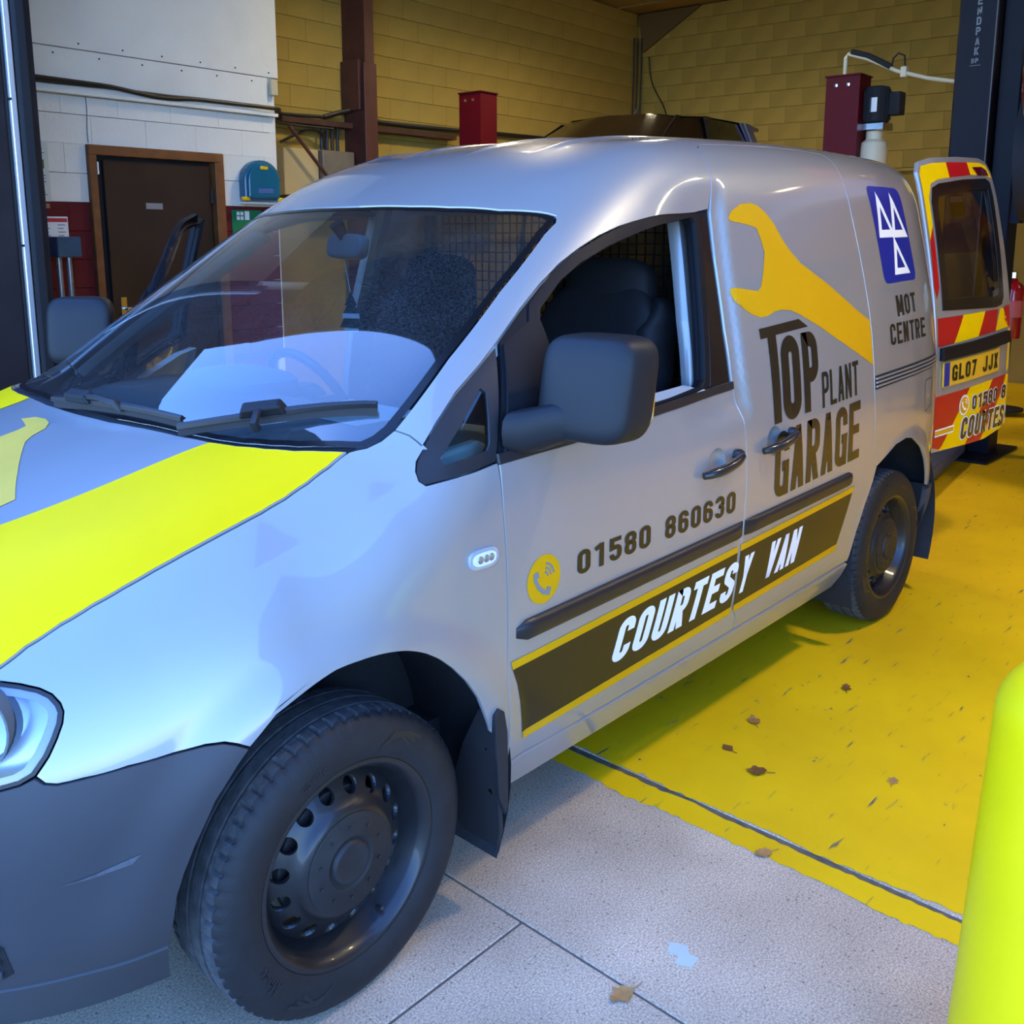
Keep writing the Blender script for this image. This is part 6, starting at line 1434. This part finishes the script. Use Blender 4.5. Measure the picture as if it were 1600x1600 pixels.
# ---------------------------------------------------------------- red two-post lift with the dark car
def rpost(x,y,top,lab):
    t=empty('lift_post',(x,y,0),lab,'lift post','posts of the red two-post lift')
    mb=MB(); mb.box((0,0,top/2),(.035,.25,top)); 
    mb=MB(); mb.prism([(-.11,-.125,0),(.11,-.125,0),(.11,-.10,0),(-.085,-.10,0),(-.085,.10,0),(.11,.10,0),(.11,.125,0),(-.11,.125,0)],(0,0,0),(0,0,top)); mb.build('column',H['redpost'],t)
    mb=MB(); mb.box((0,0,top+.006),(.24,.27,.012),b=.003); mb.build('top_plate',H['redpost'],t)
    mb=MB(); mb.box((-.02,0,.01),(.6,.5,.02)); mb.build('base_plate',H['redpost'],t)
    for yy in (-.04,.05):
        mb=MB(); mb.lathe([(.014,0),(.014,.006),(0,.008)],10,Matrix.Translation((-.11,yy,top-.06))@Matrix.Rotation(-math.pi/2,4,'Y'),close=False); mb.build('bolt',M['chrome'],t,smooth=True)
    mb=MB(); mb.box((.05,0,.95),(.12,.19,.5)); mb.build('carriage',M['matt_black'],t)
    for sg1 in (-1,1):
        mb=MB(); dy=-1 if y>2 else 1
        mb.tube([(0,.10*dy,.98),(sg1*.55,.75*dy,.98)],.045,6); mb.build('lift_arm',H['redpost'],t)
    t.rotation_euler=(0,0,PSI)
    return t
rpost(5.34,4.02,2.74,'red lift post standing beyond the van roof near the cream wall'); rpost(6.16,.995,2.66,'red lift post with the black pump unit on its side')
pu=empty('hydraulic_pump',(0,0,0),'black lift motor over a cream oil tank beside the red post','pump')
PX,PY=6.22,.80
mb=MB(); mb.lathe([(.085,2.33),(.095,2.34),(.095,2.56),(.085,2.58),(.05,2.59),(0,2.59)],20,Matrix.Translation((PX,PY,0)),close=False); mb.build('motor',M['matt_black'],pu,smooth=True,auto=40)
for k in range(10):
    a=2*math.pi*k/10; mb=MB(); mb.box((PX+.098*math.cos(a),PY+.098*math.sin(a),2.45),(.012,.006,.20),rz=a); mb.build('cooling_fin',M['matt_black'],pu)
mb=MB(); mb.box((PX+.04,PY-.13,2.46),(.11,.09,.16),b=.006); mb.build('capacitor_box',M['matt_black'],pu)
mb=MB(); mb.box((PX-.099,PY-.02,2.45),(.004,.05,.10)); mb.build('rating_plate',H['paper'],pu)
mb=MB(); mb.box((PX,PY,2.30),(.17,.20,.055),b=.006); mb.build('valve_block',M['chrome'],pu)
mb=MB(); mb.lathe([(0,1.72),(.09,1.72),(.10,1.74),(.10,2.14),(.092,2.19),(.06,2.215),(.06,2.27)],20,Matrix.Translation((PX,PY,0)),close=False); mb.build('oil_tank',mat('cream_tank',(.66,.56,.38),rough=.5),pu,smooth=True,auto=40)
for k in range(3):
    mb=MB(); mb.tube([(PX-.05,PY+.08,2.30-.02*k),(PX-.07,PY+.16,2.36-.03*k),(PX-.05,PY+.14,2.46)],.008,8); mb.build('hose',M['matt_black'],pu,smooth=True)
mb=MB(); mb.box((PX,PY+.14,2.30),(.05,.12,.30)); mb.build('bracket',H['redpost'],pu)
wm=mat('cream_conduit',(.62,.54,.38),rough=.4)
ap=empty('air_pipe',(0,0,0),'cream pipe sloping from the red post to the dark lift post','pipe')
mb=MB(); mb.tube([(6.14,1.02,2.66),(6.14,1.02,2.80),(6.15,1.01,2.83),(6.16,.86,2.78),(6.20,.66,2.68),(6.15,.42,2.60),(6.12,.20,2.55)],.014,8); mb.build('pipe',wm,ap,smooth=True)
mb=MB(); mb.tube([(6.15,.98,2.84),(6.16,.86,2.80),(6.19,.70,2.71)],.022,8); mb.build('sleeve',M['matt_black'],ap,smooth=True)
mb=MB(); mb.box((6.19,.60,2.665),(.05,.045,.075),b=.006); mb.build('clamp',wm,ap)
mb=MB(); mb.tube([(6.20,.70,2.70),(6.20,.69,2.77),(6.20,.655,2.80),(6.20,.61,2.78),(6.20,.60,2.70)],.007,8); mb.build('loop',M['matt_black'],ap,smooth=True)
# ---------------------------------------------------------------- a parked / raised hatchback
def car(name,label,M_,paintm,glassm,tyrem,wheelr=.31):
    """hatchback about 4.0 m long; nose towards -X, base of tyres at z=0"""
    t=empty(name,(0,0,0),label,'car')
    L=[(-1.98,.50,.30,.66,.40),(-1.90,.68,.24,.72,.60),(-1.6,.80,.20,.80,.72),(-1.2,.84,.19,.90,.74),(-.75,.85,.19,.97,.75),(0,.86,.19,1.0,.77),(.8,.86,.19,1.02,.77),(1.5,.84,.20,1.02,.74),(1.85,.78,.26,.98,.66),(1.98,.70,.34,.90,.58)]
    V=[];F=[];n=14
    for x,w,z0,z1,wt in L:
        zm=(z0+z1)/2
        half=[(0,z0),(w*.8,z0),(w*.95,z0+.08),(w,zm-.05),(w*.99,zm+.1),(w*.95,z1-.07),(wt,z1),(0,z1+.03)]
        ring=half+[(-a,b) for a,b in half[-2:0:-1]]
        n=len(ring); V+=[(x,a,b) for a,b in ring]
    for i in range(len(L)-1):
        for k in range(n): F.append((i*n+k,i*n+(k+1)%n,(i+1)*n+(k+1)%n,(i+1)*n+k))
    F+=[tuple(range(n-1,-1,-1)),tuple((len(L)-1)*n+k for k in range(n))]
    mb=MB(); mb.add(V,F); b_=mb.build('body',paintm,t,smooth=True,auto=75); md=b_.modifiers.new('s','SUBSURF'); md.levels=1; md.render_levels=1
    # cabin: lower ring at the waist, upper ring at the roof
    lo=[(-.95,.0),(-.90,.52),(-.60,.735),(.2,.755),(1.2,.745),(1.72,.66),(1.80,.30),(1.80,0)]
    up=[(-.02,.0),(.02,.40),(.14,.555),(.50,.585),(1.15,.575),(1.42,.53),(1.50,.25),(1.50,0)]
    zl=[1.0,.99,.975,1.0,1.01,1.0,.98,.98]; zu=[1.455,1.445,1.425,1.45,1.45,1.43,1.435,1.44]
    def ring(P,Z): 
        q=[(x,y,z) for (x,y),z in zip(P,Z)]; return q+[(x,-y,z) for x,y,z in q[-2:0:-1]]
    A0,A1=ring(lo,zl),ring(up,zu); m=len(A0)
    mb=MB(); mb.add(A0+A1,[(i,(i+1)%m,m+(i+1)%m,m+i) for i in range(m)]); mb.build('windows',glassm,t,smooth=True,auto=60)
    rv=[(x*1.0,y*1.02,z) for x,y,z in A1]; cc=len(rv); ctr=[(x*.0+.72+(x-.72)*.55,y*.55,1.475) for x,y,z in A1]
    mb=MB(); mb.add(rv+ctr,[(i,(i+1)%cc,cc+(i+1)%cc,cc+i) for i in range(cc)]+[tuple(cc+i for i in range(cc))]); mb.build('roof',M_['roof'],t,smooth=True,auto=50)
    for s in (-1,1):
        for (p,q,w) in (((-.62,.745,.985),(.13,.562,1.43),.035),((.42,.765,1.0),(.52,.592,1.45),.05),((1.36,.735,1.0),(1.20,.582,1.45),.09)):
            a=Vector((p[0],s*p[1],p[2]));b=Vector((q[0],s*q[1],q[2])); mb=MB(); mb.prism([a+Vector((-w,0,0)),a+Vector((w,0,0)),b+Vector((w,0,0)),b+Vector((-w,0,0))],(0,s*.004,0),(0,s*.018,0)); mb.build('pillar',paintm if w>.06 else M_['roof'],t)
        # quarter panel behind the rear side window
        mb=MB(); mb.prism([(1.30,s*.742,1.0),(1.78,s*.60,.98),(1.50,s*.42,1.43),(1.18,s*.582,1.45)],(0,s*.004,0),(0,s*.022,0)); mb.build('rear_quarter',paintm,t)
        for x in (-1.25,1.22):
            mb=MB(); Mx=Matrix.Translation((x,s*.74,wheelr))@Matrix.Rotation(-s*math.pi/2,4,'X')
            mb.lathe([(.19,-.09),(.26,-.10),(wheelr-.015,-.085),(wheelr,-.07),(wheelr,-.035),(wheelr-.008,-.033),(wheelr-.008,-.025),(wheelr,-.023),(wheelr,.023),(wheelr-.008,.025),(wheelr-.008,.033),(wheelr,.035),(wheelr,.07),(wheelr-.015,.085),(.26,.10),(.19,.09)],40,Mx,close=False); w_=mb.build('tyre',tyrem,t,smooth=True,auto=35)
            mb=MB(); mb.lathe([(.195,.085),(.18,.06),(.07,.07),(.05,.085),(0,.085)],30,Mx,close=False); mb.build('rim',M_['rim'],w_,smooth=True)
            mb=MB(); mb.lathe([(wheelr+.045,.10),(wheelr+.045,-.16)],30,Mx,close=False); mb.build('wheel_well',M['matt_black'],w_,smooth=True)
        mb=MB(); V,F=superell((-.52,s*.92,1.02),((.05,0,0),(0,.09,0),(0,0,.06)),18,10,.6); mb.add(V,F); mb.build('door_mirror',paintm,t,smooth=True)
        mb=MB(); V,F=superell((-1.80,s*.56,.70),((.14,s*-.05,0),(.03,.16,0),(.05,0,.07)),16,8,.6); mb.add(V,F); mb.build('headlamp',M['reflector'],t,smooth=True)
        mb=MB(); V,F=superell((1.90,s*.66,.90),((.06,0,0),(0,.10,0),(0,0,.13)),16,8,.6); mb.add(V,F); mb.build('tail_lamp',M['red_film'],t,smooth=True)
    mb=MB(); mb.prism([(1.36,-.53,1.452),(1.36,.53,1.452),(1.66,.50,1.43),(1.70,0,1.432),(1.66,-.50,1.43)],(0,0,-.012),(0,0,.02)); mb.build('spoiler',paintm,t,bev=.01)
    mb=MB(); mb.tube([(.36,0,1.475),(.38,0,1.52),(.44,0,1.60)],[.016,.007,.003],8); mb.build('aerial',M['matt_black'],t,smooth=True)
    mb=MB(); mb.prism([(-1.99,-.35,.45),(-1.99,.35,.45),(-1.97,.35,.60),(-1.97,-.35,.60)],(-.012,0,0),(.01,0,0)); mb.build('grille',M['matt_black'],t)
    return t
blackp=mat('car_black_paint',(.008,.008,.010),rough=.12,coat=1.0); silv=mat('car_blue_silver_paint',(.16,.17,.30),rough=.3,metal=.5,coat=1.0)
cg=mat('car_dark_glass',(.008,.006,.004),rough=.05,coat=1.0)
c1=car('raised_car','dark glossy hatchback raised on the red lift behind the van',{'roof':blackp,'rim':M['rim']},silv,cg,M['rubber'])
place(c1,Matrix.Translation((5.62,2.78,1.03))@Matrix.Rotation(PSI-.02,4,'Z'))
redp=mat('car_red_paint',(.16,.004,.006),rough=.2,coat=1.0)
c2=car('raised_car','red car raised on the dark blue lift at the right edge',{'roof':redp,'rim':M['rim']},redp,cg,M['rubber'])
place(c2,Matrix.Translation((5.9,-1.47,1.64))@Matrix.Rotation(math.pi+PSI,4,'Z'))
# ---------------------------------------------------------------- dark blue lift post with lettering
np_=empty('lift_post',(6.14,.06,0),'dark blue lift post with pale vertical lettering','lift post')
mb=MB(); mb.box((0,0,1.85),(.30,.25,3.7),b=.012); col_=mb.build('column',H['navy'],np_)
mb=MB(); mb.box((.05,-.20,1.85),(.20,.14,3.7),b=.008); mb.build('carriage_channel',H['navy'],np_)
mb=MB(); mb.prism([(-.03,-.27,2.42),(-.03,-.15,2.42),(-.03,-.15,1.60),(-.03,-.33,1.60),(-.03,-.33,1.95)],(0,0,0),(.10,0,0)); mb.build('carriage',H['navy'],np_)
mb=MB(); mb.box((-.155,-.118,1.85),(.006,.008,3.7)); mb.build('edge_line',mat('edge_highlight',(.10,.10,.11),rough=.5),np_)  # pale strip painted in for the highlight along the post's edge
mb=MB(); mb.box((0,-.05,.01),(.7,.6,.02)); mb.build('base_plate',H['navy'],np_)
lm=mat('faded_lettering',(.20,.21,.23),rough=.5)
z=3.60
for i,ch in enumerate('BENDPAK'):
    V,F,W=text_mesh(ch,.62,.20,.1); h=.050; z=2.69+(6-i)*.063
    P=[(-.1515,.028-v[0]*h*.95,z+v[1]*h) for v in V]
    mesh('lettering',[(p[0],p[1]-.02,p[2]) for p in P],[f for f in F],lm,col_)
V,F,W=text_mesh('BP',.62,.2,.15); mesh('emblem',[(-.1515,.022-v[0]*.032,2.640+v[1]*.030) for v in V],F,lm,col_)
mb=MB(); mb.box((-.152,-.005,2.625),(.002,.07,.003)); mb.build('emblem_line',lm,col_)
la=tag((lambda mb:(mb.prism([(4.30,-.20,.085),(4.30,-.32,.085),(5.95,-.10,.085),(5.95,.02,.085)],(0,0,-.05),(0,0,.03)),mb.build('steel_beam',mat('arm_blue_grey',(.09,.11,.20),rough=.45,vary=.2),None,bev=.01))[1])(MB()),'blue grey steel beam lying low over the yellow floor','steel beam')
# ---------------------------------------------------------------- shelving and clutter behind the rear door
sh=empty('shelf_rack',(0,0,0),'timber shelf rack of parts against the back wall','shelf')
SX0=8.55
for y in (-3.0,-1.6,-.25): mb=MB(); mb.box((SX0-.21,y,1.15),(.06,.07,2.3)); mb.build('upright',H['oldwood'],sh)
for z in (.35,.90,1.42,1.86,2.20): mb=MB(); mb.box((SX0,-1.62,z),(.46,2.9,.04)); mb.build('shelf_board',H['oldwood'],sh)
cols=[H['card'],H['greybox'],mat('box_red',(.20,.02,.015),rough=.6),mat('box_dark',(.03,.03,.035),rough=.6),mat('box_white',(.5,.48,.4),rough=.6),mat('box_ochre',(.42,.24,.02),rough=.6)]
names=['brown cardboard','grey','dull red','black','off-white','ochre']
r=random.Random(4); posn=['bottom','second','third','fourth']
for zi,z in enumerate((.37,.92,1.44,1.88)):
    y=-.36; k=0
    while y>-2.95:
        w=r.uniform(.14,.34); h=min(r.uniform(.14,.34),.27 if zi==3 else .36); ci=r.randrange(6)
        mb=MB(); mb.box((SX0+.03,y-w/2,z+h/2+.0005),(.30,w-.02,h),b=.006); tag(mb.build('storage_box',cols[ci]),'%s storage box, number %s from the left on the %s shelf of the rack'%(names[ci],['one','two','three','four','five','six','seven','eight','nine','ten','eleven','twelve','thirteen','fourteen','fifteen','sixteen'][k],posn[zi]),'box','boxes on the timber rack')
        y-=w+.01; k+=1
ex=empty('fire_extinguisher',(7.90,.22,.66),'red fire extinguisher on a stand at the right edge','fire extinguisher')
mb=MB(); mb.lathe([(0,.0),(.078,.0),(.082,.02),(.082,.40),(.07,.45),(.03,.48),(.025,.50)],24,None,close=False); mb.build('cylinder',mat('extinguisher_red',(.35,.004,.012),rough=.25,coat=.6),ex,smooth=True,auto=50)
mb=MB(); mb.lathe([(.0832,.18),(.0832,.32)],24,None,close=False); mb.build('label',mat('extinguisher_label',(.55,.12,.13),rough=.5),ex,smooth=True)
mb=MB(); mb.box((0,0,.53),(.05,.04,.06),b=.006); mb.build('valve_head',M['chrome'],ex)
mb=MB(); mb.tube([(0,.01,.55),(.05,.05,.58),(.11,.06,.56)],.009,8); mb.build('lever',M['chrome'],ex,smooth=True)
mb=MB(); mb.tube([(-.02,.02,.53),(-.07,.06,.50),(-.10,.07,.38),(-.10,.06,.20)],.010,8); mb.build('hose',M['matt_black'],ex,smooth=True)
mb=MB(); mb.tube([(0,0,0),(0,0,-.60)],.02,10); mb.lathe([(.16,-.62),(.16,-.60),(0,-.59)],24); mb.build('stand',M['matt_black'],ex,smooth=True,auto=40)
# bench with tools in front of the rack
bn=empty('workbench',(0,0,0),'dark steel workbench cluttered with parts at the back','workbench')
mb=MB(); mb.box((8.12,-1.35,.86),(.32,1.9,.06)); mb.build('bench_top',H['oldwood'],bn)
for y in (-.50,-2.2):
    for x in (8.0,8.24): mb=MB(); mb.box((x,y,.415),(.06,.06,.83)); mb.build('leg',M['matt_black'],bn)
mb=MB(); mb.box((8.12,-1.35,.30),(.28,1.7,.04)); mb.build('lower_shelf',M['matt_black'],bn)
mb=MB(); mb.box((7.98,-1.2,1.35),(.03,1.5,.92)); o=mb.build('tool_board',mat('tool_board_brown',(.10,.05,.02),rough=.7,vary=.4),bn)
for i in range(9):
    y=-.55-.15*i; h=.18+.05*(i%3); mb=MB(); mb.box((7.95,y,1.35+.06*(i%2)),(.018,.03,h),b=.004); mb.lathe([(.028,0),(.028,.014),(0,.014)],12,Matrix.Translation((7.942,y,1.35+.06*(i%2)+h/2))@Matrix.Rotation(math.pi/2,4,'Y')); tag(mb.build('spanner',M['chrome'] if i%2 else cols[2]),'hand tool %s from the left hanging on the brown tool board'%['first','second','third','fourth','fifth','sixth','seventh','eighth','ninth'][i],'tool','tools on the tool board')
# ---------------------------------------------------------------- yellow bollard by the doorway
bo=empty('bollard',(.645,-1.945,0),'bright yellow rounded bollard in the bottom right corner','bollard')
mb=MB(); pr=[(.165,.0),(.158,.02),(.150,.2),(.138,.5),(.128,.72)]+[(.128*math.cos(a),.74+.115*math.sin(a)) for a in np.linspace(0,math.pi/2,12)]
mb.lathe(pr,48,None,close=True); mb.build('post',mat('bollard_yellow',(.92,.64,.0),rough=.4,spec=.3,vary=.06,vscale=6),bo,smooth=True,auto=60)
mb=MB(); mb.lathe([(.20,.0),(.20,.012),(.16,.02)],40,None); mb.build('base_flange',mat('bollard_base',(.62,.48,.0),rough=.6),bo)
# ---------------------------------------------------------------- leaves and flakes on the ground
def leaf(x,y,L,rz,m,label,seed,curl=.35):
    r=np.random.default_rng(seed); V=[];F=[]; n=9
    for i in range(n):
        u=i/(n-1); w=L*.36*math.sin(math.pi*min(1,u*1.04))**.8*(1+.25*r.normal())
        cx=(u-.5)*L; zc=.006+curl*L*(u-.5)**2+.002*r.random()
        V+=[(cx+.05*L*r.normal()*.3,w,zc+curl*.5*w),(cx,0,zc),(cx+.05*L*r.normal()*.3,-w,zc+curl*.45*w)]
    for i in range(n-1):
        for k in range(2): F.append((3*i+k,3*i+k+1,3*i+4+k,3*i+3+k))
    c,s=math.cos(rz),math.sin(rz)
    zmin=min(v[2] for v in V)-.0015
    V=[(x+a*c-b*s,y+a*s+b*c,d-zmin) for a,b,d in V]
    mb=MB(); mb.add(V,F); st=MB(); 
    mb.tube([(x-.5*L*c,y-.5*L*s,.004),(x-.85*L*c+.006,y-.85*L*s,.003)],.0012,5)
    return tag(mb.build('leaf',m,None,smooth=True),label,'leaf','dry leaves on the floor')
lfm=[mat('leaf_tan',(.45,.22,.06),rough=.8,vary=.4,vscale=60),mat('leaf_brown',(.25,.10,.02),rough=.8,vary=.4,vscale=60),mat('leaf_orange',(.50,.26,.08),rough=.8,vary=.3,vscale=60)]
leaf(1.578,-.879,.060,.7,lfm[0],'tan dry leaf on the yellow paint, furthest of the leaves beside the sill',1)
leaf(1.31,-1.033,.060,2.1,lfm[1],'brown curled leaf in the middle of the yellow floor',2,.6)
leaf(1.372,-.905,.045,1.2,lfm[1],'small brown leaf between two larger ones near the sill',3)
leaf(1.527,-1.343,.045,.2,lfm[2],'orange leaf on the yellow floor nearest the bollard',4)
leaf(.981,-1.232,.050,2.6,lfm[2],'pale brown leaf on the edge of the yellow paint',5)
leaf(.366,-1.246,.058,2.9,lfm[2],'tan leaf lying by the slab joint at the bottom',6)
leaf(1.995,-.999,.055,.4,lfm[1],'dark leaf far along the yellow floor near the rear wheel',7)
mb=MB(); fl=[(0,0),(.030,.004),(.028,.030),(.045,.045),(.030,.085),(.004,.072),(.010,.045),(-.012,.038)]
mb.prism([(.53+a*1.1,-1.31+b*.9,.0008) for a,b in fl],(0,0,0),(0,0,.0012)); tag(mb.build('paint_flake',mat('flake_pale',(.52,.60,.55),rough=.7)),'pale grey green flake of paint on the concrete','flake')
